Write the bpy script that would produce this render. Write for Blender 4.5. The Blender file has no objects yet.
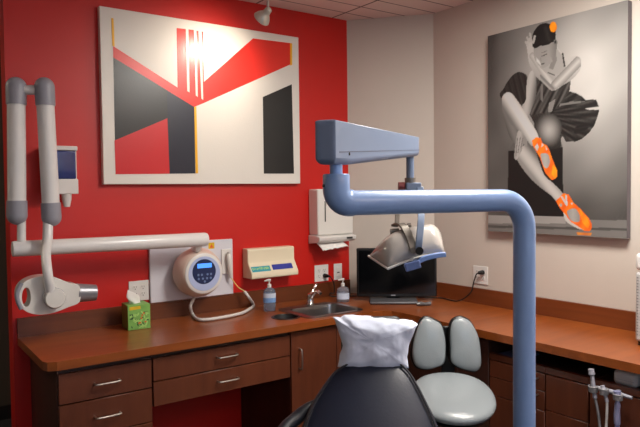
import bpy, bmesh, math, random
import numpy as np
from mathutils import Vector, Matrix, noise
random.seed(7)
PI = math.pi
COL = bpy.context.scene.collection

# ------------------------------------------------------------------ camera solve (surveyed from the room's right angles)
FPX, YAW, PITCH, ROLL = 626.50, math.radians(54.343), math.radians(2.0912), math.radians(-0.6802)
CAM = Vector((-3.1858, -3.5395, 1.6115))
FW = Vector((math.cos(YAW)*math.cos(PITCH), math.sin(YAW)*math.cos(PITCH), -math.sin(PITCH)))
RT0 = Vector((math.sin(YAW), -math.cos(YAW), 0))
UP0 = RT0.cross(FW)
RT = RT0*math.cos(ROLL) + UP0*math.sin(ROLL)
UP = -RT0*math.sin(ROLL) + UP0*math.cos(ROLL)
def ray(px, py): return FW + RT*((px-320)/FPX) - UP*((py-213.5)/FPX)
def at(px, py, d): return CAM + ray(px, py)*d            # a point measured in the photo, d metres away
def on(px, py, ax, v):                                   # a point measured on a plane of the room
    r = ray(px, py); t = (v-CAM[ax])/r[ax]; return CAM + r*t
def onY(px, py, y): return on(px, py, 1, y)
def onX(px, py, x): return on(px, py, 0, x)
def onZ(px, py, z): return on(px, py, 2, z)
HEAD = YAW - PI/2       # rotation that makes local +Y point away from the camera along the floor

cd = bpy.data.cameras.new('camera'); cam = bpy.data.objects.new('camera', cd); COL.objects.link(cam)
cd.sensor_width = 36; cd.sensor_fit = 'HORIZONTAL'; cd.lens = FPX*36/640; cd.clip_start = .05
M = Matrix((RT, UP, -FW)).transposed().to_4x4(); M.translation = CAM
cam.matrix_world = M
bpy.context.scene.camera = cam

# ------------------------------------------------------------------ materials
def lin(c):
    return tuple(((x/255)/12.92 if x/255 <= .04045 else ((x/255+.055)/1.055)**2.4) for x in c) + (1,)
def mat(name, rgb, rough=.5, metal=0, noise_amt=.06, nscale=9, bump=0, bscale=60, spec=.5, coat=0, trans=0, emit=None, estr=0, ior=None, sheen=0, sss=0):
    m = bpy.data.materials.new(name); m.use_nodes = True
    nt = m.node_tree; N = nt.nodes; L = nt.links; b = N['Principled BSDF']
    b.inputs['Roughness'].default_value = rough; b.inputs['Metallic'].default_value = metal
    b.inputs['Specular IOR Level'].default_value = spec
    b.inputs['Coat Weight'].default_value = coat
    b.inputs['Transmission Weight'].default_value = trans
    if ior: b.inputs['IOR'].default_value = ior
    if sheen: b.inputs['Sheen Weight'].default_value = sheen
    if sss:
        b.inputs['Subsurface Weight'].default_value = sss; b.inputs['Subsurface Radius'].default_value = (.02,.02,.02)
    base = lin(rgb)
    tc = N.new('ShaderNodeTexCoord')
    if noise_amt:
        nz = N.new('ShaderNodeTexNoise'); nz.inputs['Scale'].default_value = nscale; nz.inputs['Detail'].default_value = 4
        L.new(tc.outputs['Object'], nz.inputs['Vector'])
        mx = N.new('ShaderNodeMix'); mx.data_type = 'RGBA'
        mx.inputs[6].default_value = tuple(x*(1-noise_amt) for x in base[:3])+(1,)
        mx.inputs[7].default_value = tuple(min(1, x*(1+noise_amt)) for x in base[:3])+(1,)
        L.new(nz.outputs['Fac'], mx.inputs[0]); L.new(mx.outputs[2], b.inputs['Base Color'])
    else: b.inputs['Base Color'].default_value = base
    if bump:
        n2 = N.new('ShaderNodeTexNoise'); n2.inputs['Scale'].default_value = bscale; n2.inputs['Detail'].default_value = 3
        L.new(tc.outputs['Object'], n2.inputs['Vector'])
        bp = N.new('ShaderNodeBump'); bp.inputs['Strength'].default_value = bump; bp.inputs['Distance'].default_value = .004
        L.new(n2.outputs['Fac'], bp.inputs['Height']); L.new(bp.outputs['Normal'], b.inputs['Normal'])
    if emit:
        b.inputs['Emission Color'].default_value = lin(emit); b.inputs['Emission Strength'].default_value = estr
    return m
def wood(name, c1, c2, axis=0, rough=.3, coat=.15):
    m = bpy.data.materials.new(name); m.use_nodes = True
    nt = m.node_tree; N = nt.nodes; L = nt.links; b = N['Principled BSDF']
    tc = N.new('ShaderNodeTexCoord'); mp = N.new('ShaderNodeMapping')
    s = [14, 14, 14]; s[axis] = 1.1; mp.inputs['Scale'].default_value = s
    L.new(tc.outputs['Object'], mp.inputs['Vector'])
    n1 = N.new('ShaderNodeTexNoise'); n1.inputs['Scale'].default_value = 1.5; n1.inputs['Detail'].default_value = 6; n1.inputs['Distortion'].default_value = .6
    L.new(mp.outputs['Vector'], n1.inputs['Vector'])
    n2 = N.new('ShaderNodeTexNoise'); n2.inputs['Scale'].default_value = 2.2; n2.inputs['Detail'].default_value = 3
    L.new(tc.outputs['Object'], n2.inputs['Vector'])
    ad = N.new('ShaderNodeMath'); ad.operation = 'MULTIPLY_ADD'; ad.inputs[1].default_value = .45
    L.new(n2.outputs['Fac'], ad.inputs[0]); 
    m2 = N.new('ShaderNodeMath'); m2.operation = 'MULTIPLY'; m2.inputs[1].default_value = .55
    L.new(n1.outputs['Fac'], m2.inputs[0]); L.new(m2.outputs[0], ad.inputs[2])
    rp = N.new('ShaderNodeValToRGB'); rp.color_ramp.elements[0].position = .36; rp.color_ramp.elements[1].position = .64
    rp.color_ramp.elements[0].color = lin(c1); rp.color_ramp.elements[1].color = lin(c2)
    L.new(ad.outputs[0], rp.inputs['Fac']); L.new(rp.outputs['Color'], b.inputs['Base Color'])
    b.inputs['Roughness'].default_value = rough; b.inputs['Coat Weight'].default_value = coat; b.inputs['Coat Roughness'].default_value = .25
    return m
def vcol(name, rough=.45):
    m = bpy.data.materials.new(name); m.use_nodes = True
    nt = m.node_tree; N = nt.nodes; b = N['Principled BSDF']
    a = N.new('ShaderNodeVertexColor'); a.layer_name = 'paint'
    nt.links.new(a.outputs['Color'], b.inputs['Base Color']); b.inputs['Roughness'].default_value = rough
    return m

RED = mat('red_wall_paint', (196,22,12), .42, noise_amt=.05, nscale=3, bump=.12, bscale=220)
CREAM = mat('cream_wall_paint', (200,191,181), .6, noise_amt=.04, nscale=2.5, bump=.15, bscale=200)
HALL = mat('hall_wall_paint', (92,82,66), .7, noise_amt=.08, nscale=3, bump=.15, bscale=200)
BASEB = mat('dark_baseboard_vinyl', (38,35,32), .5)
FLOORM = mat('grey_carpet', (52,48,46), .9, noise_amt=.25, nscale=90, bump=.6, bscale=400)
CTOP = wood('cherry_worktop', (122,60,23), (148,78,32), 0, .3)
CTOPX = wood('cherry_worktop_right', (122,60,23), (148,78,32), 1, .3)
CAB = wood('cherry_cabinet_front', (88,43,25), (106,55,33), 2, .38)  # same cherry as the worktop, the cabinets' dimmer light put into the colour
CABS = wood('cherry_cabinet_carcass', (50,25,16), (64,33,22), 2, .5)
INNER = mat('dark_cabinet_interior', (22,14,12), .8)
CHROME = mat('chrome_plated_metal', (215,215,215), .13, 1, noise_amt=.02)
NICKEL = mat('brushed_nickel', (190,186,178), .3, 1, noise_amt=.05, nscale=80)
STEEL = mat('stainless_steel_sink', (150,150,150), .28, 1, noise_amt=.1, nscale=50)
WHITE = mat('white_plastic', (222,220,216), .35, noise_amt=.02)
WHITEG = mat('glossy_white_enamel', (224,222,216), .2, noise_amt=.02, coat=.3)
TUBEW = mat('pale_grey_arm_enamel', (224,222,220), .3, noise_amt=.02, coat=.2)
GREYP = mat('grey_joint_plastic', (150,150,160), .4, noise_amt=.04)
IVORY = mat('ivory_plastic', (226,214,186), .4, noise_amt=.03)
BEIGE = mat('beige_plastic', (214,196,182), .38, noise_amt=.03)
BLACKP = mat('black_plastic', (16,16,17), .35, noise_amt=.05)
BLACKG = mat('glossy_black_screen', (7,8,10), .12, noise_amt=0)
BLACKM = mat('black_rubber', (14,14,15), .6)
BLUEP = mat('blue_grey_arm_enamel', (126,156,202), .3, noise_amt=.03, nscale=4, coat=.25)
BLUEG = mat('grey_blue_box_enamel', (112,128,154), .42, noise_amt=.03, nscale=4, coat=.15)
BLUED = mat('blue_lamp_frame_enamel', (98,126,180), .35, noise_amt=.03)
LEATH = mat('dark_slate_upholstery', (22,28,46), .42, noise_amt=.12, nscale=6, bump=.08, bscale=120)
LEATHP = mat('piping_upholstery', (24,27,36), .45, noise_amt=.1)
SILVER = mat('pale_grey_vinyl', (138,146,150), .24, noise_amt=.04, nscale=5, bump=.15, bscale=160)
PAPER = mat('white_paper_cover', (214,222,240), .8, noise_amt=.02, bump=.2, bscale=40, spec=.2)
TISSUE = mat('soft_white_tissue', (235,232,228), .9, noise_amt=.02, spec=.1)
CEILM = None
CANVW = mat('white_painted_canvas', (226,222,214), .38, noise_amt=.03, nscale=3, bump=.15, bscale=120)
P_RED = mat('painted_red', (224,42,30), .3, noise_amt=.05, nscale=4, bump=.1, bscale=90)
P_CRIM = mat('painted_crimson', (206,26,34), .3, noise_amt=.04, nscale=4)
P_BLK = mat('painted_black', (30,30,30), .28, noise_amt=.2, nscale=4, bump=.1, bscale=90)
P_NAVY = mat('painted_navy', (20,24,44), .3, noise_amt=.1)
P_YEL = mat('painted_yellow', (240,180,20), .35, noise_amt=.05)
GLASS = mat('clear_plastic', (225,232,238), .08, trans=.92, noise_amt=0, ior=1.35)
GEL = mat('clear_gel', (206,212,226), .1, trans=.8, noise_amt=.02, ior=1.33)
SOAPB = mat('blue_soap_gel', (178,200,226), .12, trans=.8, noise_amt=.03, ior=1.33)
LBLW = mat('pale_bottle_label', (196,208,226), .5, noise_amt=.1, nscale=60)
LBLB = mat('blue_bottle_label', (112,152,204), .5, noise_amt=.3, nscale=90)
CYAN = mat('cyan_label', (40,150,165), .45, noise_amt=.3, nscale=160)
BLUEL = mat('blue_label', (40,50,150), .45, noise_amt=.3, nscale=160)
SLOTD = mat('dark_slot', (40,38,36), .6)
GREENB = mat('green_tissue_carton', (122,178,86), .5, noise_amt=.3, nscale=40)
OLIVE = mat('olive_tissue_carton_side', (112,116,36), .5, noise_amt=.35, nscale=40)
DKGRN = mat('dark_green_leaf_print', (14,66,34), .5)
YELB = mat('yellow_print', (222,182,30), .5, noise_amt=.2, nscale=60)
ORNG = mat('orange_print', (224,96,30), .5)
LTGRN = mat('light_green_print', (168,214,120), .5)
WINB = mat('tinted_blue_window', (42,52,110), .12, noise_amt=.3, nscale=25, coat=.5)
PANELB = mat('dark_blue_keypad', (30,44,86), .35, noise_amt=.05)
PALEB = mat('pale_blue_bezel', (176,190,226), .35, noise_amt=.02)
LCD = mat('backlit_lcd', (70,130,220), .3, noise_amt=0, emit=(70,140,240), estr=1.2)
KEYM = mat('key_grey', (110,130,170), .5)
REFL = mat('pearl_white_reflector_shell', (178,172,166), .25, noise_amt=.03, coat=.4)
LENS = mat('lamp_glass', (190,195,200), .1, trans=.6, noise_amt=0)
BRASS = mat('bronze_grey_bracket', (138,132,124), .35, .7, noise_amt=.08)
MAROON = mat('dull_red_knob', (120,56,56), .4)
HOSEW = mat('white_hose_rubber', (206,204,200), .45, noise_amt=.03)
HOSEG = mat('grey_hose_rubber', (120,118,120), .5, noise_amt=.03)
PERF = mat('pale_grey_grille', (186,184,182), .5, noise_amt=.02)

def ceiling_mat():
    m = bpy.data.materials.new('scored_ceiling_tile'); m.use_nodes = True
    N = m.node_tree.nodes; L = m.node_tree.links; b = N['Principled BSDF']
    tc = N.new('ShaderNodeTexCoord'); sp = N.new('ShaderNodeSeparateXYZ'); L.new(tc.outputs['Object'], sp.inputs[0])
    def line(sock, off, step, w):
        a = N.new('ShaderNodeMath'); a.operation = 'ADD'; a.inputs[1].default_value = off+step*40; L.new(sock, a.inputs[0])
        p = N.new('ShaderNodeMath'); p.operation = 'PINGPONG'; p.inputs[1].default_value = step/2; L.new(a.outputs[0], p.inputs[0])
        c = N.new('ShaderNodeMapRange'); c.inputs['From Min'].default_value = w*.5; c.inputs['From Max'].default_value = w; L.new(p.outputs[0], c.inputs['Value'])
        return c.outputs[0]
    s1 = line(sp.outputs['Y'], .147, .1665, .006); s2 = line(sp.outputs['X'], .52, .61, .008)
    mu = N.new('ShaderNodeMath'); mu.operation = 'MULTIPLY'; L.new(s1, mu.inputs[0]); L.new(s2, mu.inputs[1])
    nz = N.new('ShaderNodeTexNoise'); nz.inputs['Scale'].default_value = 120; L.new(tc.outputs['Object'], nz.inputs['Vector'])
    t = N.new('ShaderNodeMix'); t.data_type = 'RGBA'; t.inputs[6].default_value = lin((226,208,202)); t.inputs[7].default_value = lin((234,218,212)); L.new(nz.outputs['Fac'], t.inputs[0])
    mx = N.new('ShaderNodeMix'); mx.data_type = 'RGBA'; mx.inputs[6].default_value = lin((96,80,78)); L.new(t.outputs[2], mx.inputs[7]); L.new(mu.outputs[0], mx.inputs[0])
    L.new(mx.outputs[2], b.inputs['Base Color']); b.inputs['Roughness'].default_value = .9
    bp = N.new('ShaderNodeBump'); bp.inputs['Distance'].default_value = .006; bp.inputs['Strength'].default_value = .6
    L.new(mu.outputs[0], bp.inputs['Height']); L.new(bp.outputs[0], b.inputs['Normal'])
    return m
CEILM = ceiling_mat()

# ------------------------------------------------------------------ mesh helpers (world coordinates; obj() moves them into the parent's space)
def world_of(o):
    m = Matrix.Identity(4)
    while o: m = o.matrix_basis @ m; o = o.parent
    return m
def obj(name, bm, mats, parent=None, smooth=False, bevel=0, bseg=2, subsurf=0, origin=None, angle=40, label=None):
    if parent is not None: bm.transform(world_of(parent).inverted())
    elif origin is not None: bm.transform(Matrix.Translation(-Vector(origin)))
    me = bpy.data.meshes.new(name); bmesh.ops.recalc_face_normals(bm, faces=bm.faces[:]); bm.to_mesh(me); bm.free()
    if not isinstance(mats, (list, tuple)): mats = [mats]
    for m in mats: me.materials.append(m)
    o = bpy.data.objects.new(name, me); COL.objects.link(o)
    if parent is not None: o.parent = parent
    elif origin is not None: o.location = origin
    if bevel:
        b = o.modifiers.new('bevel', 'BEVEL'); b.width = bevel; b.segments = bseg; b.limit_method = 'ANGLE'; b.angle_limit = math.radians(35)
        smooth = True
    if subsurf:
        s = o.modifiers.new('sub', 'SUBSURF'); s.levels = subsurf; s.render_levels = subsurf; smooth = True
    if smooth:
        for p in me.polygons: p.use_smooth = True
        if not subsurf: me.set_sharp_from_angle(angle=math.radians(angle))
    if label: o['label'] = label
    return o
def thing(name, label, cat, loc, rotz=0, group=None):
    o = bpy.data.objects.new(name, None); COL.objects.link(o); o.location = loc; o.rotation_euler = (0, 0, rotz)
    o.empty_display_size = .1; o['label'] = label; o['category'] = cat
    if group: o['group'] = group
    return o
def tag(o, label, cat, group=None):
    o['label'] = label; o['category'] = cat
    if group: o['group'] = group
    return o
def struct(o): o['kind'] = 'structure'; return o
def B(): return bmesh.new()
def box(bm, x0, x1, y0, y1, z0, z1, mi=0, T=None):
    vs = [bm.verts.new((x, y, z)) for x in (x0, x1) for y in (y0, y1) for z in (z0, z1)]
    if T is not None:
        for v in vs: v.co = T @ v.co
    for f in ((0,1,3,2),(4,6,7,5),(0,4,5,1),(2,3,7,6),(0,2,6,4),(1,5,7,3)):
        bm.faces.new([vs[i] for i in f]).material_index = mi
    return bm
def basis(d):
    d = Vector(d).normalized(); a = Vector((0,0,1)) if abs(d.z) < .9 else Vector((1,0,0))
    u = d.cross(a).normalized(); return u, d.cross(u).normalized()
def tube(bm, pts, r, seg=16, mi=0, cap=True, closed=False):
    pts = [Vector(p) for p in pts]; n = len(pts)
    if not isinstance(r, (list, tuple)): r = [r]*n
    rings = []; u = None
    for i, p in enumerate(pts):
        d = (pts[min(i+1, n-1)]-pts[max(i-1, 0)])
        if closed: d = pts[(i+1) % n]-pts[i-1]
        d.normalize()
        if u is None: u, v = basis(d)
        else:
            u = (u-d*u.dot(d)).normalized(); v = d.cross(u).normalized()
        rings.append([bm.verts.new(p+(u*math.cos(t*2*PI/seg)+v*math.sin(t*2*PI/seg))*r[i]) for t in range(seg)])
    for i in range(n if closed else n-1):
        A, C = rings[i], rings[(i+1) % n]
        for t in range(seg): bm.faces.new((A[t], A[(t+1)%seg], C[(t+1)%seg], C[t])).material_index = mi
    if cap and not closed:
        for R_ in (rings[0], rings[-1]): bm.faces.new(R_).material_index = mi
    return bm
def spline(pts, k=8, closed=False):
    P = [Vector(p) for p in pts]; n = len(P); out = []
    for i in range(n if closed else n-1):
        if closed: a, b, c, d = P[i-1], P[i], P[(i+1)%n], P[(i+2)%n]
        else: a, b, c, d = P[max(i-1,0)], P[i], P[i+1], P[min(i+2,n-1)]
        for j in range(k):
            t = j/k
            out.append(.5*((2*b)+(c-a)*t+(2*a-5*b+4*c-d)*t*t+(3*b-a-3*c+d)*t**3))
    if not closed: out.append(P[-1])
    return out
def lathe(bm, prof, T=None, seg=32, mi=0, cap=True, sx=1, sy=1):     # prof: (radius, height) along local z
    rings = []
    for r, h in prof:
        rings.append([bm.verts.new((r*sx*math.cos(t*2*PI/seg), r*sy*math.sin(t*2*PI/seg), h)) for t in range(seg)])
    for A, C in zip(rings, rings[1:]):
        for t in range(seg): bm.faces.new((A[t], A[(t+1)%seg], C[(t+1)%seg], C[t])).material_index = mi
    if cap:
        for R_ in (rings[0], rings[-1]): bm.faces.new(R_).material_index = mi
    if T is not None:
        for R_ in rings:
            for v in R_: v.co = T @ v.co
    return bm
def prism(bm, loops, T=None, z0=0, z1=.01, mi=0):      # loops: outer then holes, local xy
    edges = []; vs = []
    for lp in loops:
        v = [bm.verts.new((p[0], p[1], z0)) for p in lp]; vs += v
        for i in range(len(v)): edges.append(bm.edges.new((v[i], v[(i+1)%len(v)])))
    r = bmesh.ops.triangle_fill(bm, use_beauty=True, edges=edges)
    fs = [g for g in r['geom'] if isinstance(g, bmesh.types.BMFace)]
    ex = bmesh.ops.extrude_face_region(bm, geom=fs)
    nv = [g for g in ex['geom'] if isinstance(g, bmesh.types.BMVert)]
    for v in nv: v.co.z = z1
    al = set(nv) | set(vs)
    for v in al:
        for f in v.link_faces: f.material_index = mi
    if T is not None:
        for v in al: v.co = T @ v.co
    return bm
def frame(o, x, y, z=None):       # matrix from axes
    x = Vector(x).normalized(); y = Vector(y); y = (y-x*y.dot(x)).normalized(); z = x.cross(y)
    m = Matrix((x, y, z)).transposed().to_4x4(); m.translation = o; return m
def poly_disc(cx, cy, rx, ry, n=28): return [(cx+rx*math.cos(2*PI*i/n), cy+ry*math.sin(2*PI*i/n)) for i in range(n)]
def rrect(x0, x1, y0, y1, r, n=5):
    out = []
    for cx, cy, a in ((x1-r, y1-r, 0), (x0+r, y1-r, PI/2), (x0+r, y0+r, PI), (x1-r, y0+r, 1.5*PI)):
        for i in range(n+1):
            t = a+PI/2*i/n; out.append((cx+r*math.cos(t), cy+r*math.sin(t)))
    return out
def puffy(bm, outline, T, front, back, rings=10, mi=0, power=.45, wrinkle=None, sag=None):
    """closed smooth outline (local xy), domed towards +z by front and towards -z by back"""
    n = len(outline); cx = sum(p[0] for p in outline)/n; cy = sum(p[1] for p in outline)/n
    def shell(sign, amp):
        R = []
        for k in range(rings+1):
            s = math.cos(PI/2*k/rings)       # 1 at rim -> 0 at centre
            h = (1-s**2)**power
            if k == rings: R.append([Vector((cx, cy, sign*amp))]); continue
            R.append([Vector((cx+(p[0]-cx)*s, cy+(p[1]-cy)*s, sign*amp*h)) for p in outline])
        return R
    F = shell(1, front); K = shell(-1, back)
    def mk(v, side):
        w = v.copy()
        if wrinkle: w += wrinkle(v, side)
        if sag: w.z += sag(v.x, v.y)
        return bm.verts.new(T @ w)
    rim = [mk(v, 0) for v in F[0]]
    for S, side in ((F, 1), (K, -1)):
        prev = rim
        for k in range(1, rings+1):
            cur = [mk(v, side) for v in S[k]]
            for i in range(n):
                j = (i+1) % n
                f = (prev[i], prev[j], cur[j], cur[i]) if k < rings else (prev[i], prev[j], cur[0])
                bm.faces.new(f).material_index = mi
            prev = cur
    return bm

# ------------------------------------------------------------------ room shell
CH = 2.8188
XL = -2.608
A_, B_ = .393, .463
struct(obj('wall_left', box(B(), XL, -A_, 0, .12, 0, CH), RED))
bm = B(); prism(bm, [[(-A_,0),(0,-B_),(.12,-B_),(.12,.12),(-A_,.12)]], z0=0, z1=CH); struct(obj('wall_diagonal', bm, CREAM))
struct(obj('wall_right', box(B(), 0, .12, -5.6, -B_, 0, CH), CREAM))
struct(obj('wall_hall', box(B(), -5.0, -A_, 1.4, 1.52, 0, CH), HALL))
struct(obj('wall_side', box(B(), -5.12, -5.0, -5.6, 1.52, 0, CH), CREAM))
bm = B()
box(bm, -5.0, -3.6, -5.72, -5.6, 0, CH); box(bm, -1.0, .12, -5.72, -5.6, 0, CH)
box(bm, -3.6, -1.0, -5.72, -5.6, 0, .95); box(bm, -3.6, -1.0, -5.72, -5.6, 2.3, CH)
struct(obj('wall_back', bm, CREAM))
struct(obj('floor', box(B(), -5.2, .2, -5.8, 1.6, -.05, 0), FLOORM))
struct(obj('ceiling', box(B(), -5.2, .2, -5.8, 1.6, CH, CH+.05), CEILM))
struct(obj('baseboard_hall', box(B(), -5.0, -A_, 1.385, 1.399, 0, .1), BASEB))
win = obj('window_1', (lambda b: (box(b,-3.6,-3.54,-5.7,-5.62,.95,2.3), box(b,-1.06,-1.0,-5.7,-5.62,.95,2.3), box(b,-3.54,-1.06,-5.7,-5.62,.95,1.01), box(b,-3.54,-1.06,-5.7,-5.62,2.24,2.3), box(b,-2.33,-2.27,-5.69,-5.63,1.01,2.24), b)[-1])(B()), WHITE); struct(win)
obj('window_pane', box(B(), -3.54, -1.06, -5.665, -5.66, 1.01, 2.24), mat('window_glass', (240,245,250), 0, trans=1, noise_amt=0), win)

# ------------------------------------------------------------------ worktop with sink and waste openings
ZT, ZB = .87, .83
sk = [onZ(285.6,309,ZT), onZ(332,305.5,ZT), onZ(364,311,ZT), onZ(310,318.5,ZT)]
SX0, SX1, SY0, SY1 = -1.15, -.72, -.585, -.205
chute_c = onZ(286, 317, ZT); CR = .078
sink_hole = rrect(SX0+.02, SX1-.02, SY0+.02, SY1-.02, .05)
FYL, FXR = -.636, -.602
outer = [(XL+.02, -.003), (XL+.02, FYL+.05), (XL+.033, FYL+.018), (XL+.07, FYL), (FXR-.12, FYL), (FXR-.05, FYL-.02), (FXR-.012, FYL-.062), (FXR, FYL-.13), (FXR, -2.75), (-.003, -2.75), (-.003, -B_), (-A_, -.003)]
bm = B(); prism(bm, [outer, sink_hole, poly_disc(chute_c.x, chute_c.y, CR, CR, 32)], z0=ZB, z1=ZT)
wt = obj('worktop', bm, CTOP, origin=(-1.5,-.3,ZT)); tag(wt, 'L-shaped cherry laminate worktop running along the red wall and round under the dancer canvas', 'worktop')
BSM = [wood('cherry_backsplash', (90,44,20), (108,56,27), 0, .35), wood('cherry_backsplash_right', (100,48,20), (122,62,28), 1, .35)]
obj('backsplash', box(B(), XL+.02, -A_-.01, -.022, -.002, ZT+.0005, .97), BSM[0], wt)
d = Vector((A_, -B_, 0)).normalized(); n_ = Vector((-d.y, d.x, 0)); n_ = -n_ if n_.x > 0 else n_
T = frame(Vector((-A_, 0, 0)), d, n_); Ld = math.hypot(A_, B_)
obj('backsplash', box(B(), .012, Ld-.012, .002, .022, ZT+.0005, .97, T=T), BSM[0], wt)
obj('backsplash', box(B(), -.022, -.002, -2.75, -B_-.01, ZT+.0005, .97), BSM[1], wt)

# ------------------------------------------------------------------ cabinets
def pull(bm, a, b, out, r=.0045, reach=.028):
    a, b, out = Vector(a), Vector(b), Vector(out)
    d = (b-a).normalized()
    pts = [a, a+out*reach*.7, a+out*reach+d*.008] + [a+out*reach*1.12+(b-a)*.5] + [b+out*reach-d*.008, b+out*reach*.7, b]
    return tube(bm, spline(pts, 5), r, 8)
def drawer_front(par, kind, x0, x1, z0, z1, yf, hx=None, hz=None, vert=False):
    f = obj(kind, box(B(), x0, x1, yf, yf+.019, z0, z1), CAB, par, bevel=.0015, bseg=1)
    if hx is not None:
        if vert: a, b = (hx, yf, hz-.057), (hx, yf, hz+.057)
        else: a, b = (hx-.057, yf, hz), (hx+.057, yf, hz)
        obj('handle', pull(B(), a, b, (0,-1,0)), NICKEL, f, smooth=True)
    return f
YF = -.602
t = thing('drawer_cabinet', 'cherry drawer pedestal under the left end of the worktop', 'cabinet', (-2.31,-.3,0))
obj('body', box(B(), -2.53, -2.097, -.582, -.003, .09, ZB-.002), CABS, t)
obj('plinth', box(B(), -2.51, -2.11, -.53, -.01, 0, .09), BASEB, t)
for z0, z1 in ((.664,.802),(.497,.658),(.30,.491),(.10,.294)): drawer_front(t, 'drawer', -2.527, -2.099, z0, z1, YF, -2.314, z0+(z1-z0)*.5)
t = thing('drawer_unit', 'wide pair of shallow cherry drawers hung over the knee space', 'cabinet', (-1.69,-.3,.56))
obj('body', box(B(), -2.093, -1.295, -.582, -.003, .56, ZB-.002), CABS, t)
drawer_front(t, 'drawer', -2.090, -1.297, .69, .802, YF, -1.693, .754); drawer_front(t, 'drawer', -2.090, -1.297, .565, .684, YF, -1.69, .627)
t = thing('sink_cabinet', 'cherry cabinet with a tall door under the steel sink', 'cabinet', (-.95,-.3,0))
bm = B(); box(bm, -1.290, -1.272, -.582, -.003, .09, ZB-.002); box(bm, -.66, -.642, -.582, -.003, .09, ZB-.002); box(bm, -1.272, -.66, -.582, -.003, .09, .11); box(bm, -1.272, -.66, -.015, -.003, .11, ZB-.002); box(bm,-1.272,-.66,-.58,-.56,.795,ZB-.002)
obj('body', bm, CABS, t)
obj('plinth', box(B(), -1.28, -.65, -.53, -.01, 0, .09), BASEB, t)
drawer_front(t, 'door', -1.288, -.97, .10, .815, YF, -1.235, .66, True); drawer_front(t, 'door', -.966, -.66, .10, .815, YF)
# right-hand run, fronts face -x
XF = -.572
def fr(par, kind, y0, y1, z0, z1, hy=None, hz=None, m=None):
    f = obj(kind, box(B(), XF, XF+.019, y0, y1, z0, z1), m or CAB, par, bevel=.0015, bseg=1)
    if hy is not None: obj('handle', pull(B(), (XF, hy-.057, hz), (XF, hy+.057, hz), (-1,0,0)), NICKEL, f, smooth=True)
    return f
t = thing('corner_cabinet', 'plain cherry corner cabinet behind the grey stool', 'cabinet', (-.3,-.9,0))
obj('body', box(B(), -.55, -.003, -1.400, -.61, .09, ZB-.002), CABS, t); obj('plinth', box(B(), -.50, -.01, -1.39, -.61, 0, .09), BASEB, t)
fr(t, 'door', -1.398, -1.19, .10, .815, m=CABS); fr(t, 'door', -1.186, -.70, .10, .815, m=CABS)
def slot_cab(name, label, y0, y1, fronts):
    t = thing(name, label, 'cabinet', (-.3,(y0+y1)/2,0))
    bm = B(); box(bm, -.553, -.003, y0, y1, .09, .72)
    box(bm, -.545, -.003, y0, y1, .72, .735)
    obj('body', bm, CABS, t); obj('plinth', box(B(), -.50, -.01, y0+.005, y1-.005, 0, .09), BASEB, t)
    obj('front_rail', box(B(), -.572, -.545, y0, y1, .722, .75), CAB, t)
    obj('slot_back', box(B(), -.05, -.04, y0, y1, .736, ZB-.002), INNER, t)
    for f in fronts: fr(t, *f)
    return t
slot_cab('drawer_cabinet', 'cherry drawer cabinet with two metal pulls beside the blue post', -1.738, -1.404, [('drawer',-1.736,-1.407,.63,.714,-1.645,.688),('drawer',-1.736,-1.407,.535,.626,-1.645,.608),('drawer',-1.736,-1.407,.10,.531)])
slot_cab('door_cabinet', 'narrow plain cherry cabinet between the blue post and the instrument holder', -1.963, -1.742, [('door',-1.961,-1.744,.545,.714),('door',-1.961,-1.744,.10,.541)])
slot_cab('door_cabinet', 'cherry cabinet at the far right behind the hanging instrument hoses', -2.72, -1.967, [('door',-2.345,-1.972,.10,.714),('door',-2.718,-2.349,.10,.714)])

# ------------------------------------------------------------------ sink, tap, chute
bm = B(); hl = rrect(SX0, SX1, SY0, SY1, .06); inn = rrect(SX0+.045, SX1-.03, SY0+.035, SY1-.07, .05)
prism(bm, [hl, inn], z0=ZT+.0006, z1=ZT+.006)
t = thing('sink', 'stainless steel drop-in sink in the worktop', 'sink', ((SX0+SX1)/2, (SY0+SY1)/2, ZT-.15))
obj('rim', bm, STEEL, t, smooth=True)
bm = B(); cx, cy = (inn[0][0]+inn[12][0])/2, (inn[0][1]+inn[12][1])/2
prev = None
for s, z in ((1,ZT+.004),(.97,ZT-.02),(.93,ZT-.11),(.86,ZT-.145),(.7,ZT-.152),(.2,ZT-.156)):
    ring = [bm.verts.new((cx+(p[0]-cx)*s, cy+(p[1]-cy)*s, z)) for p in inn]
    if prev:
        for i in range(len(inn)): bm.faces.new((prev[i], prev[(i+1)%len(inn)], ring[(i+1)%len(inn)], ring[i]))
    prev = ring
bm.faces.new(prev); obj('bowl', bm, STEEL, t, smooth=True, angle=60)
obj('drain', lathe(B(), [(.0,-.154),(.035,-.154),(.04,-.152),(.03,-.15)], Matrix.Translation((cx,cy,ZT)), 24), CHROME, t, smooth=True)
fb = onZ(311, 308, ZT+.006); fb.y = min(fb.y, -.235); fb.y = -.24; fb.x = -.905
t = thing('tap', 'small chrome lever tap behind the sink', 'tap', (fb.x, fb.y, ZT+.006))
def hY(px, py): return onY(px, py, fb.y)
obj('body', lathe(B(), [(.026,0),(.027,.008),(.021,.016),(.019,.05),(.021,.062),(.016,.072),(.004,.076)], Matrix.Translation((fb.x,fb.y,ZT+.0065)), 24), CHROME, t, smooth=True)
obj('spout', tube(B(), spline([(fb.x,fb.y,ZT+.045),(fb.x+.005,fb.y-.035,ZT+.085),(fb.x+.012,fb.y-.07,ZT+.098),(fb.x+.016,fb.y-.095,ZT+.088)],6), [.013]*9+[.012]*10, 14), CHROME, t, smooth=True)
obj('lever', tube(B(), spline([(fb.x,fb.y,ZT+.07),(fb.x+.03,fb.y+.005,ZT+.10),(fb.x+.06,fb.y+.012,ZT+.135)],6), [.011,.011,.010,.009,.008,.008,.008,.009,.010,.011,.011,.010,.008], 12), CHROME, t, smooth=True)
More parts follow.
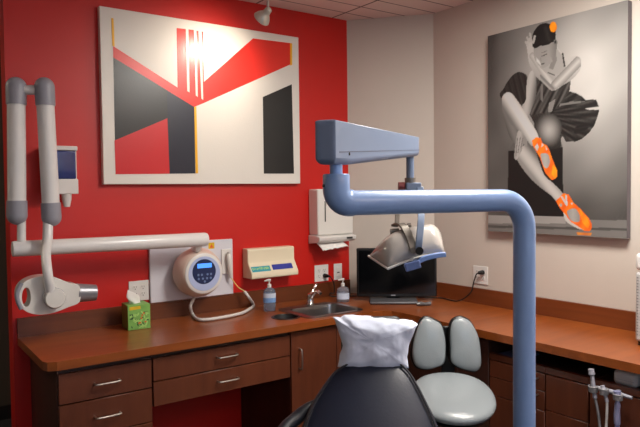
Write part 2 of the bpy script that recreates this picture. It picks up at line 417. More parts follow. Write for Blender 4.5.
t = thing('waste_chute', 'round black waste hole let into the worktop beside the sink', 'waste chute', (chute_c.x, chute_c.y, ZT-.06))
T = Matrix.Translation((chute_c.x, chute_c.y, ZT))
obj('ring', lathe(B(), [(CR-.006,.0008),(CR+.009,.0008),(CR+.008,.0035),(CR-.004,.0035),(CR-.006,.0008)], T, 40, cap=False), BLACKP, t, smooth=True)
obj('sleeve', lathe(B(), [(CR-.004,.002),(CR-.012,-.03),(CR-.02,-.06),(.001,-.06)], T, 40, cap=False), BLACKM, t, smooth=True)

# ------------------------------------------------------------------ canvas 1: geometric
YC = -.04
def cv1(px, py): p = onY(px, py, YC); return p
p0, p1 = cv1(100,6), cv1(301,183.5)
cx0, cx1, cz0, cz1 = -2.1385, -.8342, 1.660, 2.6331
t = thing('geometric_canvas', 'large white canvas with red, black and yellow angular shapes on the red wall', 'painting', ((cx0+cx1)/2, -.02, cz0))
obj('canvas', box(B(), cx0, cx1, YC, -.002, cz0, cz1), CANVW, t, bevel=.003, bseg=2)
T1 = frame(Vector((0, YC, 0)), (1,0,0), (0,0,1))      # local x=x, y=z, z=-y (out of the wall)
mats1 = [P_RED, P_CRIM, P_BLK, P_NAVY, P_YEL, CANVW]
bm = B()
def P1(poly, mi, layer):
    q = [cv1(*p) for p in poly]; q = [(p.x, p.z) for p in q]
    prism(bm, [q], T1, z0=.0002, z1=.0004+.0004*layer, mi=mi)
P1([(113,46),(177.6,87.6),(176.6,28),(185.5,29),(193.5,30),(198.2,31),(203,31.7),(203.8,82),(253,38.4),(290,43.1),(290,64.6),(203.8,103),(194,107),(113.2,57.5)], 0, 1)
P1([(113.3,57.5),(194,106.9),(195.2,173.4),(115.6,174.2)], 2, 2)
P1([(169,173.7),(167.3,118),(164,105),(194,106.9),(195.2,173.4)], 3, 2.5) if False else None
P1([(167.5,119),(167.0,90.6),(194,107),(195.2,173.4),(169.4,173.7)], 3, 3)
P1([(114.5,140.5),(167.3,118.3),(169.5,173.7),(115.6,174.2)], 1, 4)
P1([(111.2,18),(113.4,18.4),(114.6,46.8),(112.2,45.7)], 4, 5)
P1([(194,107),(196.2,106.4),(198,173.3),(195.6,173.4)], 4, 5)
P1([(290,43.1),(292,43.5),(292,65),(290,65.6)], 4, 5)
P1([(262.8,97),(291.6,84.3),(293.8,173.6),(263.8,173.6)], 2, 5)
P1([(185.6,28.6),(188.2,29.0),(189.4,92.5),(187.0,91)], 5, 6)
P1([(193.6,29.6),(196.2,30.2),(197.6,97),(195.6,95.5)], 5, 6)
P1([(198.3,30.4),(201.4,31),(203.0,100),(201.2,98.5)], 5, 6)
obj('painted_design', bm, mats1, t)

# ------------------------------------------------------------------ canvas 2: dancer
XC = -.04
py0, py1, pz0, pz1 = -.9644, -1.8509, 1.3458, 2.5573
t = thing('dancer_canvas', 'tall grey canvas of a seated dancer in orange ballet shoes on the cream wall', 'painting', (-.02,(py0+py1)/2,pz0))
obj('canvas', box(B(), XC, -.002, py1, py0, pz0, pz1), mat('dark_canvas_edge', (96,88,92), .6), t, bevel=.002, bseg=1)
NU, NV = 230, 310
U_ = np.linspace(py0, py1, NU); V_ = np.linspace(pz0, pz1, NV)
UU, VV = np.meshgrid(U_, V_)
# picture coordinates of each canvas point (the sketch below is drawn in these)
dx = XC-CAM.x; dy = UU-CAM.y; dz = VV-CAM.z
den = dx*FW.x+dy*FW.y+dz*FW.z
PX = 320+FPX*(dx*RT.x+dy*RT.y+dz*RT.z)/den
PY = 213.5-FPX*(dx*UP.x+dy*UP.y+dz*UP.z)/den
img = np.zeros((NV, NU, 3)); 
def inside(poly):
    r = np.zeros(PX.shape, bool); n = len(poly)
    for i in range(n):
        x1, y1 = poly[i]; x2, y2 = poly[(i+1)%n]
        if y1 == y2: continue
        c = ((y1 > PY) != (y2 > PY)) & (PX < (x2-x1)*(PY-y1)/(y2-y1)+x1); r ^= c
    return r
def smooth_poly(poly, k=5): return [(p.x, p.y) for p in spline([(a, b, 0) for a, b in poly], k, True)]
def put(mask, g, tint=(1.0,.985,.965)):
    g = np.broadcast_to(g, PX.shape)
    for i in range(3): img[..., i][mask] = (g*tint[i])[mask]
def segdist(x1, y1, x2, y2):
    L2 = (x2-x1)**2+(y2-y1)**2; tt = np.clip(((PX-x1)*(x2-x1)+(PY-y1)*(y2-y1))/L2, 0, 1)
    return np.hypot(PX-x1-tt*(x2-x1), PY-y1-tt*(y2-y1)), tt
ALL = np.ones(PX.shape, bool)
rd = np.hypot((PX-585)/62, (PY-75)/85)
bg = 186-62*np.clip(rd-.25, 0, 1.3)/1.0
bg -= 30*np.clip((500-PX)/14, 0, 1)*np.clip((150-PY)/120,0,1)
bg += 5*np.sin(PX*.11+PY*.05)*np.sin(PY*.07)
bg = bg - 16*np.clip((PY-190)/40, 0, 1)
put(ALL, np.clip(bg, 92, 200))
put(PY > 218+(PX-508)*.02, 128); put((PY > 215.5+(PX-508)*.02) & (PX < 566) & (PY < 223.5), 158)
put(PY > 225.5+(PX-500)*.022, 96); put(PY > 228+(PX-500)*.022, 128)
put(inside([(508.2,151),(515,140),(560,137),(562.6,147)]), 104)
put(inside([(508.3,150.8),(562.6,147),(563.6,216.6),(507.8,215.6)]), 34)
# standing leg, lower
def limb(poly, ax, wid, hi, lo, flip=0, sm=True):
    m = inside(smooth_poly(poly) if sm else poly); d_, tt = segdist(*ax)
    sd = ((PX-ax[0])*(ax[3]-ax[1])-(PY-ax[1])*(ax[2]-ax[0]))/math.hypot(ax[2]-ax[0], ax[3]-ax[1])
    s = np.clip(.5+.5*(sd/wid)*(1 if not flip else -1), 0, 1); put(m, lo+(hi-lo)*np.sin(np.clip(s,0,1)*PI*.85)**1.0)
    return m
limb([(502,110),(506,126),(511,139),(517,144),(521,133),(514,119),(505,107)], (504,108,517,142), 6, 128, 84)
limb([(516.5,156),(521,148),(528,144),(535,149),(539,161),(545,176),(553,183),(563,194),(557.5,201),(550.6,195),(542,188.6),(531.6,179.5),(523,169),(518,161)], (524,152,560,197), 8, 190, 110, 1)
# thigh in shadow under the skirt
d_ = np.hypot((PX-549)/14, (PY-130)/18)
SK = smooth_poly([(535,122),(541,115),(550,112),(559,116),(563,126),(561,140),(560,147.5),(548,149),(540,146),(534,136)])
put(inside(SK), 168-105*np.clip(d_,0,1)**1.6)
# skirt
def streaks(m, base, amp, fx, fy, ph=0):
    g = base+amp*(np.sin(PX*fx+PY*fy+ph)+.7*np.sin(PX*fx*1.9+PY*fy*2.3+ph*2+1))
    put(m, np.clip(g, 22, 150))
left = smooth_poly([(518.8,72),(525,74),(527.6,79),(527,99),(523.5,107),(518,101),(512.5,93.8),(508.3,92),(504,93.5),(501.5,98),(500.2,96.5),(500,93),(503.4,89),(507,82.5),(512.5,75.5)])
streaks(inside(left), 58, 11, 1.1, -.25)
ring = (inside([(532,110),(552.5,108),(558,103),(568.7,91.1),(576.4,93.2),(583,97),(586.3,100.2),(596,99.3),(599.2,106.8),(599.2,110.8),(597,119),(594,126.3),(589,133),(582,139),(575.6,141.6),(566,142),(563.5,137),(560,136),(562.5,128),(560,119),(553,113.5),(546,112.5),(538,118),(534.5,124),(529,113)]))
ang = np.arctan2(PY-112, PX-540)
g = 58+17*np.sin(ang*34+np.hypot(PX-540,PY-112)*.18)+10*np.sin(ang*61+1.3); put(ring, np.clip(g, 26, 120))
put(inside([(584,108.2),(599.4,106.6),(599.4,109.6),(590,110)]), 178); put(inside([(560,104),(572,101.5),(586,101),(580,103),(566,104.8),(559,106.5)]), 120)
m = inside(smooth_poly([(575,127.5),(584,124),(590,126),(584,131),(575,134)])); streaks(m, 44, 9, .3, 1.4)
# bodice
m = inside([(535.7,76),(550.5,89.8),(555,90.5),(562,86),(571,79),(569.5,92),(562,101),(556,108),(552.5,114),(541,113),(532,116),(529,113),(535.7,93)])
streaks(m, 74, 17, .75, .32, .6)
put(inside([(549,103),(555.5,99),(552,112),(548,112)]), 132); put(inside([(541,84),(543,85),(543,102),(540.5,100)]), 112)
# forearm down and hand on the leg
limb([(532,70.5),(535.7,76),(536.2,94),(532,108),(528,116),(522,107),(526.2,99),(527,80)], (533,70,526,113), 6, 172, 104, 1)
# near leg
limb([(501.8,100),(504,94.8),(508.3,92.4),(513,95),(522.3,108),(529,119),(538.8,137),(533,146),(528,141.5),(519.5,131.5),(508.3,121.6),(503.2,111)], (505,94,535,141), 9, 205, 122)
limb([(519,130.5),(523,134),(527.5,141),(526.5,147),(523.5,144),(522,150),(519,156),(516.4,160),(514.3,157),(515.4,145),(517,134)], (519,131,517,158), 5, 168, 120)
for a in ((520.5,137,518,153),(523,138,521,148),(517.6,138,516,156)):
    d_, _ = segdist(*a); put(d_ < .35, 118)
# head, neck, arms
m = limb([(555,47),(558,48),(562,53),(567,57),(575,56),(580,58),(581.2,62),(580,70),(572,79.5),(560,87),(554,90.4),(550.3,89.8),(543,83),(536,75.7),(529.4,64),(527.6,52),(526.5,43),(530,38),(534,41),(533.6,52),(535.4,60.5),(543,70.5),(549,74.5),(546,68),(543,64),(545,60)], (530,50,578,62), 26, 178, 150)
put(inside([(545,66),(553,58),(557,48),(561,54),(565,60),(566,68),(560,74),(550,74.6),(546,71)]), 158)
d_, tt = segdist(533,56,552,84); put((d_ < 3.6) & m, 184-9*d_); d_, tt = segdist(579,61,556,85); put((d_ < 5) & m, 182-10*d_)
d_, tt = segdist(541,76,553,88.5); put((d_ < 1.2) & m, 126)
put(inside(smooth_poly([(536,47.3),(540,43),(555.8,40),(556.8,47.3),(554.6,57.2),(549,64.5),(543.8,68),(541.4,66),(539.4,61.4),(536,56)])), 150-1.2*np.clip(PX-549,0,9)*3)
put(inside([(552,60),(556,53),(557,60),(553,70),(549,68)]), 132)
for a, w, v in (((542,56.2,546.5,54.2),.45,80),((541.5,53.0,547,50.8),.4,118),((541.8,64.2,544.4,63.2),.6,92),((540.6,58,541.2,61),.6,140),((549,57,551,61),1.6,150)):
    d_, _ = segdist(*a); put(d_ < w, v)
put(inside([(536,57),(539,60),(541.5,66),(537,62)]), 196)
put(inside(smooth_poly([(532.4,43),(532.4,36),(534.7,30.3),(539.6,24.8),(545.2,23),(550.9,24.8),(555.2,30.5),(556,36),(554.6,41.5),(551,43),(546,45.4),(540,46),(536,48.4),(533,47)])), 40)
d_, tt = segdist(546,28,549,40); m = inside(smooth_poly([(540,26),(547,25),(552,32),(552,41),(546,44)])); put(m, np.clip(66-6*d_, 38, 80))
put(np.hypot((PX-555.4)/1.8, (PY-42)/2.8) < 1, 120); put(np.hypot((PX-555.4)/.9, (PY-42)/1.7) < 1, 60)
for a in ((531.5,41,530,33.5),(529.5,42,527.2,37.5),(533.5,42.5,534.8,36.5),(527.8,45,525.8,42)):
    d_, _ = segdist(*a); put(d_ < 1.05, 172)
d_, _ = segdist(562.8,53.7,564.6,66); put(d_ < .8, 60); d_, _ = segdist(548.4,72.6,554.5,75); put(d_ < .5, 70)
OR = (1.0, .0, .0)
def orange(m, r=232, g=104, b=28):
    sh = 8*np.sin(PX*.5+PY*.3)
    img[..., 0][m] = np.clip(r+sh, 0, 255)[m]; img[..., 1][m] = np.clip(g+sh*1.6, 0, 255)[m]; img[..., 2][m] = b
orange(np.hypot((PX-553.4)/3.6, (PY-27)/5.2) < 1, 240, 138, 16)
# shoes
orange(inside([(532,140.5),(536.4,137.2),(540.6,138),(542.9,143.6),(546.5,145),(549,148.7),(552,157.8),(557,170),(557.6,176.4),(555,179),(551.7,180),(545.4,173.2),(542.3,164),(540,157.8),(537.8,153.8),(533,146)]), 238, 112, 26)
orange(inside([(553,164),(557,170),(557.6,176.4),(554.6,179),(551.7,174)]), 246, 146, 24)
put(inside(smooth_poly([(540.6,155),(544,153),(548.4,155),(549.9,162),(547.4,168),(543.6,166)])), 176-3*np.abs(PX-545))
put(inside([(534.6,147),(537.4,143.6),(539,147),(537.4,151)]), 190); put(inside([(541.6,142.6),(544,145.2),(541.4,147.4)]), 200); put(inside([(545.4,146),(547.6,149.4),(546.4,151)]), 196)
put(inside(smooth_poly([(563.6,211),(568,217),(577,224),(585,230),(577,228),(566,221)])), 192)
orange(inside([(556,201),(563.3,193.5),(568.6,194.3),(573.8,202.7),(580,208.5),(588.6,217.5),(591.8,223.8),(592,228),(590,231),(584.4,231),(577,225.4),(571,222),(565,214),(560,208)]), 238, 108, 24)
orange(inside([(580,210),(586,216),(590,224),(588,229),(582,222)]), 248, 140, 26)
put(inside(smooth_poly([(567,212),(570,209.4),(575.5,208.8),(579.3,214.3),(580,220.7),(575.5,222),(570.5,219.6)])), 170-3*np.abs(PX-573))
for a in ((562,197,566,204),(566,196,567,205)): 
    d_, _ = segdist(*a); put(d_ < .9, 214)
put(np.hypot(PX-572, PY-203.5) < 1.1, 220); put(np.hypot((PX-561)/1.2, (PY-205)/1.8) < 1, 170)
orange(inside([(576,232.4),(592,232.6),(591,235.4),(578,235.2)]), 206, 120, 52)
gm = (np.abs(img[...,0]-img[...,2]) < 30)[...,None]; fold = 5*np.sin(PX*1.7+3*np.sin(PY*.9))*np.sin(PY*1.3+PX*.4)*(img[...,:1].squeeze(-1) < 95)
img = np.where(gm, np.clip((img-112)*1.16+96+fold[...,None], 18, 188), img)
lim = (img/255.0); lim = np.where(lim <= .04045, lim/12.92, ((lim+.055)/1.055)**2.4)
vs = [(XC-.0008, float(u), float(v)) for v in V_ for u in U_]
fs = [(j*NU+i, j*NU+i+1, (j+1)*NU+i+1, (j+1)*NU+i) for j in range(NV-1) for i in range(NU-1)]
bm = B(); bv = [bm.verts.new(v) for v in vs]
for f in fs: bm.faces.new([bv[i] for i in f])
po = obj('painted_dancer', bm, vcol('dancer_oil_paint', .5), t)
ca = po.data.color_attributes.new('paint', 'FLOAT_COLOR', 'POINT')
ca.data.foreach_set('color', np.concatenate([lim.reshape(-1,3), np.ones((NU*NV,1))], 1).astype(np.float32).ravel())

# ------------------------------------------------------------------ x-ray unit on the red wall (one linked machine: plate, control, arms, tube head)
t = thing('xray_machine', 'white wall-mounted dental x-ray machine with a long horizontal bar, folded arms and a tube head', 'x-ray machine', (-1.61,-.002,.94))
obj('wall_plate', box(B(), -1.880, -1.341, -.022, -.002, .957, 1.315), mat('pale_grey_wall_plate', (214,214,222), .35, noise_amt=.02), t, bevel=.004)
fc = onY(204, 273.5, -.195)
Tn = frame(Vector((fc.x, 0, fc.z)), (1,0,0), (0,0,1))      # z -> -y (out of the wall)
prof = [(.10,.023),(.118,.03),(.136,.055),(.146,.09),(.146,.12),(.138,.155),(.125,.18),(.118,.192)]
obj('control_housing', lathe(B(), prof, Tn, 48), BEIGE, t, smooth=True, angle=60)
obj('bezel', lathe(B(), [(.118,.1925),(.117,.197),(.108,.201),(.001,.2012)], Tn, 48), WHITE, t, smooth=True, angle=50)
obj('dial_face', lathe(B(), [(.10,.2014),(.099,.2026),(.001,.2028)], Tn, 48, sy=1), PALEB, t, smooth=True)
kp = obj('keypad', lathe(B(), [(.074,.203),(.073,.2045),(.001,.2047)], Tn @ Matrix.Translation((-.002,.012,0)), 40, sy=.98), PANELB, t, smooth=True)
obj('display', box(B(), -.045, .045, .034, .060, .205, .2056, T=Tn), LCD, kp)
for kx, kz in ((-.04,-.005),(-.018,-.005),(.018,-.005),(.04,-.005),(-.038,-.028),(-.012,-.028),(.014,-.028),(.038,-.028),(0,-.046)):
    obj('key', lathe(B(), [(.007,.2048),(.006,.2058),(.001,.2059)], Tn @ Matrix.Translation((kx,kz,0)), 14), KEYM, kp, smooth=True)
lp = onY(209, 240, -.022)
wl = onY(206.5, 243, -.023)
wb = obj('warning_label', box(B(), -1.508, -1.468, -.0232, -.0222, 1.262, 1.300), YELB, t)
bm = B(); prism(bm, [[(-1.500,1.268),(-1.476,1.268),(-1.488,1.292)]], frame(Vector((0,-.0233,0)),(1,0,0),(0,0,1)), z0=0, z1=.0004); obj('warning_triangle', bm, ORNG, wb)
# exposure switch handset
obj('switch_holder', box(B(), -1.425, -1.355, -.034, -.0225, 1.10, 1.255), WHITE, t, bevel=.004)
hs = tube(B(), spline([(-1.388,-.055,1.225),(-1.385,-.06,1.18),(-1.38,-.06,1.12),(-1.374,-.055,1.075)], 4), [.012,.015,.017,.018,.017,.016,.015,.015,.015,.014,.012,.010,.008], 14)
hs = obj('exposure_switch', hs, WHITEG, t, smooth=True)
obj('switch_button', lathe(B(), [(.008,0),(.008,.012),(.002,.015)], Matrix.Translation((-1.389,-.053,1.225)), 14), NICKEL, hs, smooth=True)
pts = [Vector((-1.374,-.055,1.075)), onY(238,295,-.07), onY(247,301,-.11)]
pts = [Vector((-1.374,-.055,1.075)), onY(238,287,-.06), onY(244,291,-.08), onY(248.5,297,-.10), onZ(251.5,304.5,ZT+.012), onZ(248,310,ZT+.012), onZ(240,313.5,ZT+.012), onZ(224,317,ZT+.012), onZ(207,319.5,ZT+.012), onZ(197.5,319,ZT+.012), onZ(192.5,314,ZT+.014), onY(190.5,306.5,-.10), onY(193,300,-.08), onY(196,294,-.06)]
for p in pts:
    if p.y > -.035: p.y = -.035
cp = spline(pts, 8)
obj('switch_cord', tube(B(), cp[:18], .0035, 8), mat('pale_yellow_cable', (220,200,120), .4), t, smooth=True)
obj('coiled_cord', tube(B(), cp[17:], [.0095+.001*math.sin(i*2.2) for i in range(len(cp)-17)], 12), HOSEW, t, smooth=True)
# arm
YA = -.2
a0, a1 = onY(12.3, 249, YA), onY(206.5, 239.3, YA)
obj('horizontal_bar', tube(B(), [a0, a0+Vector((.012,0,0)), a1-Vector((.012,0,0)), a1], [.036,.0385,.0405,.037], 28), TUBEW, t, smooth=True)
obj('bar_pivot', tube(B(), [(a1.x-.05,YA,a1.z-.01),(a1.x-.05,YA+.02,a1.z-.05),(fc.x-.015,-.11,fc.z+.135)], [.024,.024,.026], 20), WHITE, t, smooth=True)
# left arm
YB = -.2
La0, La1 = onY(16, 86, YB), onY(16.5, 217, YB)
obj('bar_upright', tube(B(), [onY(21.5,242,YB), onY(21.5,212,YB)], .0205, 20), TUBEW, t, smooth=True)
def arm(x0, y0, x1, y1, Y, r, cap0, cap1):
    p, q = onY(x0, y0, Y), onY(x1, y1, Y); d = (q-p); L = d.length; d.normalize(); R_ = r*1.14
    obj('folding_arm', tube(B(), [p+d*cap0*.8, q-d*cap1*.8], [r, r], 28), TUBEW, t, smooth=True)
    bm = B(); n = 8
    tube(bm, [p-d*R_*math.sin(i/n*PI/2) for i in range(n,-1,-1)]+[p+d*cap0], [max(.001,R_*math.cos(i/n*PI/2)) for i in range(n,-1,-1)]+[R_*.97], 28); obj('upper_joint', bm, GREYP, t, smooth=True)
    bm = B(); tube(bm, [q-d*cap1]+[q+d*R_*math.sin(i/n*PI/2) for i in range(n+1)], [R_*.97]+[max(.001,R_*math.cos(i/n*PI/2)) for i in range(n+1)], 28); obj('lower_joint', bm, GREYP, t, smooth=True)
    return p, q
arm(16.2, 87, 17, 215, YB, .042, .085, .07)
YR = -.26
p, q = arm(44.5, 87, 51.5, 217, YR, .041, .09, .07)
obj('joint_pin', tube(B(), [onY(17, 90, YB), onY(44, 90, YR)], .024, 18), TUBEW, t, smooth=True)
obj('yoke', tube(B(), spline([onY(48,222,YR), onY(47.5,240,YR-.03), onY(46,255,YR-.09), onY(47.5,272,-.34-.085), onY(50.5,293,-.34-.072)], 6), [.024]*8+[.022]*17, 20), TUBEW, t, smooth=True)
YH = -.34; Th = frame(Vector((0, YH, 0)), (1,0,0), (0,0,1))
def hp(px, py): p = onY(px, py, YH); return (p.x, p.z)
ol = [hp(*p) for p in ((16,296),(17.5,287),(24,280),(34,276),(45,275),(56,277.5),(67,282),(77,285),(77.3,300.5),(66,306),(56,310),(45,313),(33,313),(24,310),(18,304))]
ol = [(v.x, v.y) for v in spline([(a,b,0) for a,b in ol], 4, True)]
hc = hp(24.5, 296); hole = poly_disc(hc[0], hc[1], .019, .045, 24)
bm = B(); prism(bm, [ol, hole], Th, z0=-.045, z1=.045)
hd = obj('tube_head', bm, WHITEG, t, bevel=.022, bseg=5)
cA, cB = onY(76.5,293,YH), onY(95.5,292.5,YH)
obj('collimator_cone', tube(B(), [cA, cA+(cB-cA)*.12, cB], [.048,.046,.040], 28, cap=True), mat('grey_cone_metal', (140,140,146), .35, .5), t, smooth=True)
dc = onY(51,296,YH); Td = frame(dc, (1,0,0), (0,0,1))
obj('pivot_disc', lathe(B(), [(.047,.045),(.047,.088),(.043,.094),(.001,.096)], Td, 36), WHITEG, t, smooth=True)
obj('pivot_ring', lathe(B(), [(.0475,.074),(.0495,.078),(.0495,.080),(.0475,.082)], Td, 36, cap=False), GREYP, t, smooth=True)
hp_ = [onY(21.5+ -4.5*math.sin(PI*i/10), 296-13+26*i/10, YH-.046) for i in range(11)]
obj('grip', tube(B(), hp_, .010, 12), GREYP, t, smooth=True)

# ------------------------------------------------------------------ dispensers on the red wall
t = thing('soap_dispenser', 'white soap dispenser with a dark blue tank window behind the folded arms', 'soap dispenser', (-2.33,-.002,1.55))
g = lambda px,py: onY(px,py,-.115)
xa, xb = -2.455, g(77.5,150).x
obj('body', box(B(), xa, xb, -.095, -.002, g(70,194).z, g(70,146).z), WHITE, t, bevel=.006)
obj('top_cap', box(B(), xa, xb, -.118, -.096, g(70,150.5).z, g(70,146).z), WHITE, t, bevel=.004)
obj('base_block', box(B(), xa, xb, -.118, -.096, g(70,194).z, g(70,179).z), WHITE, t, bevel=.004)
obj('tank_window', box(B(), xa+.01, xb-.008, -.112, -.0965, g(70,179).z, g(70,150.5).z), WINB, t, bevel=.01, bseg=3)
gx = g(68,200).x
obj('push_nozzle', tube(B(), [(gx,-.09,g(68,194).z+.004),(gx,-.09,g(68,200).z),(gx,-.09,g(68,207).z)], [.026,.023,.015], 20), WHITE, t, smooth=True)

t = thing('cup_dispenser', 'ivory sloped dispenser with cyan and blue label strips above the blue soap bottle', 'dispenser', (-1.07,-.002,1.05))
prof = [(0,1.060),(.113,1.06),(.118,1.066),(.118,1.092),(.076,1.152),(.07,1.165),(.07,1.238),(.062,1.247),(0,1.247)]
bm = B(); Tq = frame(Vector((-1.262, -.002, 0)), (0,-1,0), (0,0,1))
prism(bm, [prof], Tq, z0=0, z1=-.35) if Tq.col[2].x < 0 else prism(bm, [prof], Tq, z0=0, z1=.35)
obj('body', bm, IVORY, t, bevel=.005)
sA, sB = Vector((0,-.120,1.092)), Vector((0,-.078,1.152)); sd = (sB-sA).normalized()
Ts = frame(Vector((-1.272,-.120,1.092)), (1,0,0), sd)
obj('left_label', box(B(), .020,.155,.014,.052,.0005,.0015,T=Ts), CYAN, t, label='cyan printed strip'); obj('right_label', box(B(), .172,.325,.018,.056,.0005,.0015,T=Ts), BLUEL, t, label='dark blue printed strip')
bm = B()
for k in range(12):
    a = .026+k*.0105; box(bm, a, a+random.uniform(.004,.008), .026+random.uniform(0,.006), .04+random.uniform(0,.006), .0016, .002, T=Ts)
obj('lettering', bm, LTGRN, t)

t = thing('towel_dispenser', 'white folded paper towel dispenser at the right end of the red wall', 'towel dispenser', (-.68,-.002,1.25))
ty = -.115
tx0 = onY(308.5, 215, -.002).x; tx1 = onY(353.5, 215, ty).x; tz0 = onY(316, 236, ty).z; tz1 = onY(316, 189, ty).z
obj('body', box(B(), tx0, tx1, ty, -.002, tz0, tz1), WHITEG, t, bevel=.012, bseg=3)
bm = B(); Tq = frame(Vector((tx0-.006,0,0)), (0,-1,0), (0,0,1)); s_ = -1 if Tq.col[2].x < 0 else 1
prism(bm, [[(.003,tz0-.06),(.11,tz0-.05),(.135,tz0-.035),(.14,tz0-.01),(.10,tz0),(.003,tz0)]], Tq, z0=0, z1=(tx1-tx0+.012)*s_)
obj('tray', bm, WHITE, t, bevel=.005)
bm = B()
N_ = 14
for j in range(2):
    pass
g0 = [[bm.verts.new((tx0+.02+.22*i/N_, -.05-.085*j/5+.006*math.sin(i*1.3+j), tz0-.045-.055*(j/5)**1.4*(1-.35*i/N_)+.003*math.sin(i*2.1))) for i in range(N_+1)] for j in range(6)]
for j in range(5):
    for i in range(N_): bm.faces.new((g0[j][i], g0[j][i+1], g0[j+1][i+1], g0[j+1][i]))
tw = obj('paper_towel', bm, TISSUE, t, smooth=True); md = tw.modifiers.new('thick','SOLIDIFY'); md.thickness = .002
obj('sight_slot', box(B(), tx0+.055, tx0+.064, ty-.0012, ty-.0002, 1.40, 1.54), SLOTD, t)
obj('key_lock', box(B(), tx1-.08, tx1-.03, -.1412, -.1385, tz0-.03, tz0-.018), SLOTD, t)

# ------------------------------------------------------------------ electrical plates
def sock(bm_dark, T, x, z):
    for dx_, w, h in ((-.0065,.0022,.009),(.0065,.0022,.008)): box(bm_dark, x+dx_-w/2, x+dx_+w/2, z+.002-h/2+.002, z+.002+h/2+.002, .0085, .0092, T=T)
    lathe(bm_dark, [(.0028,.0085),(.0028,.0092)], T @ Matrix.Translation((x, z-.008, 0)), 10)
def plate(label, T, gangs, cat='wall socket', switch=False, name='wall_socket'):
    w = .072 if gangs == 1 else .118
    c = T @ Vector((0,0,0)); t = thing(name, label, cat, c)
    obj('plate', box(B(), -w/2, w/2, -.058, .058, .001, .006, T=T), WHITE, t, bevel=.002)
    for g_ in range(gangs):
        xo = 0 if gangs == 1 else (-.023 if g_ == 0 else .023)
        if switch:
            r_ = obj('rocker', box(B(), xo-.016, xo+.016, -.033, .033, .006, .0095, T=T), WHITE, t, bevel=.002)
            obj('indicator', box(B(), xo-.010, xo+.010, -.008, -.001, .0096, .0102, T=T), SLOTD, r_)
        else:
            for s in (-1, 1):
                r_ = obj('receptacle', lathe(B(), [(.0165,.006),(.0165,.008),(.001,.0084)], T @ Matrix.Translation((xo, s*.0195, 0)), 24, sy=.88), WHITE, t, smooth=True)
                bd = B(); sock(bd, T, xo, s*.0195); obj('pin_slots', bd, SLOTD, r_)
    return t
Tw = lambda x, z: frame(Vector((x, -.0005, z)), (1,0,0), (0,0,1))
plate('double white socket plate on the red wall behind the tissue box', Tw(-1.942, 1.047), 2)
plate('double white socket plate holding a black plug above the chrome tap', Tw(-.643, 1.036), 2)
plate('narrow white switch plate on the red wall beside the corner', Tw(-.499, 1.034), 1, 'switch', True, 'light_switch')
plate('double white socket plate on the cream wall holding a black plug', frame(Vector((-.0005,-.872,1.055)), (0,-1,0), (0,0,1)), 2)
# plugs and leads
pl = thing('power_lead', 'black plug and lead dropping from the socket above the tap', 'power lead', (-.62,-.012,1.018))
obj('plug', tube(B(), [(-.622,-.011,1.018),(-.622,-.03,1.018),(-.612,-.05,1.017)], [.015,.014,.009], 14), BLACKP, pl, smooth=True)
obj('cord', tube(B(), spline([(-.612,-.048,1.017), onY(330.5,277,-.07), onY(334,284,-.075), onY(334,293,-.07), Vector((-.61,-.06,.90)), Vector((-.60,-.06,ZT+.006)), Vector((-.52,-.12,ZT+.006)), Vector((-.40,-.20,ZT+.006)), Vector((-.33,-.30,ZT+.006))], 8), .004, 8), BLACKM, pl, smooth=True)
pl = thing('power_lead', 'black plug and lead looping from the cream wall socket down behind the monitor', 'power lead', (-.012,-.87,1.07))
pr = onX(482, 272.5, -.02)
obj('plug', tube(B(), [(-.0105, pr.y, pr.z),(-.032, pr.y, pr.z),(-.045, pr.y+.012, pr.z-.002)], [.015,.014,.009], 14), BLACKP, pl, smooth=True)
obj('cord', tube(B(), spline([(-.044,pr.y+.012,pr.z-.002), onX(476,275,-.06), onX(473.5,283,-.06), onX(471,292,-.06), onX(463,299,-.06), onZ(456,301,ZT+.006), onZ(448,299.5,ZT+.006), onZ(441,298,ZT+.006), Vector((-.16,-.46,ZT+.006))], 8), .004, 8), BLACKM, pl, smooth=True)

# ------------------------------------------------------------------ tissue box
fcn = onZ(129, 331, ZT)
t = thing('tissue_box', 'green leaf-printed tissue box on the worktop', 'tissue box', (fcn.x+.06, fcn.y+.06, ZT+.0008), math.radians(-3))
w = .122; Tt = world_of(t) @ Matrix.Translation((-.06,-.06,0))
bm = B(); box(bm, 0, w, 0, w, 0, .135, T=Tt)
for f in bm.faces:
    n = f.normal if f.normal.length else f.calc_center_median()
bx_ = obj('carton', bm, [GREENB, OLIVE], t, bevel=.0015, bseg=1)
for p_ in bx_.data.polygons:
    if p_.normal.x < -.9: p_.material_index = 1
bm = B(); rnd = random.Random(3)
Tf = Tt @ frame(Vector((0, 0, 0)), (1,0,0), (0,0,1))
def leaf(bm, x, y, a, L, W, mi, T):
    pts = [(L*math.cos(k*2*PI/10), W*math.sin(k*2*PI/10)) for k in range(10)]
    prism(bm, [[(x+u*math.cos(a)-v*math.sin(a), y+u*math.sin(a)+v*math.cos(a)) for u, v in pts]], T, z0=.0003, z1=.0007+.0002*mi, mi=mi)
for k in range(22): leaf(bm, rnd.uniform(.014,.108), rnd.uniform(.015,.092), rnd.uniform(0,6), rnd.uniform(.006,.011), rnd.uniform(.0025,.004), 0, Tf)
for k in range(26): leaf(bm, rnd.uniform(.014,.108), rnd.uniform(.012,.095), rnd.uniform(0,6), rnd.uniform(.008,.015), rnd.uniform(.003,.005), 1, Tf)
prism(bm, [[(.008,.108),(.07,.112),(.068,.128),(.01,.126)]], Tf, z0=.0003, z1=.001, mi=2)
for k in range(6): leaf(bm, rnd.uniform(.06,.10), rnd.uniform(.03,.125), rnd.uniform(0,6), .007, .004, 3, Tf)
obj('printed_pattern', bm, [DKGRN, LTGRN, YELB, ORNG], t)
ts = B(); cx, cy = .06, .06; prev = None
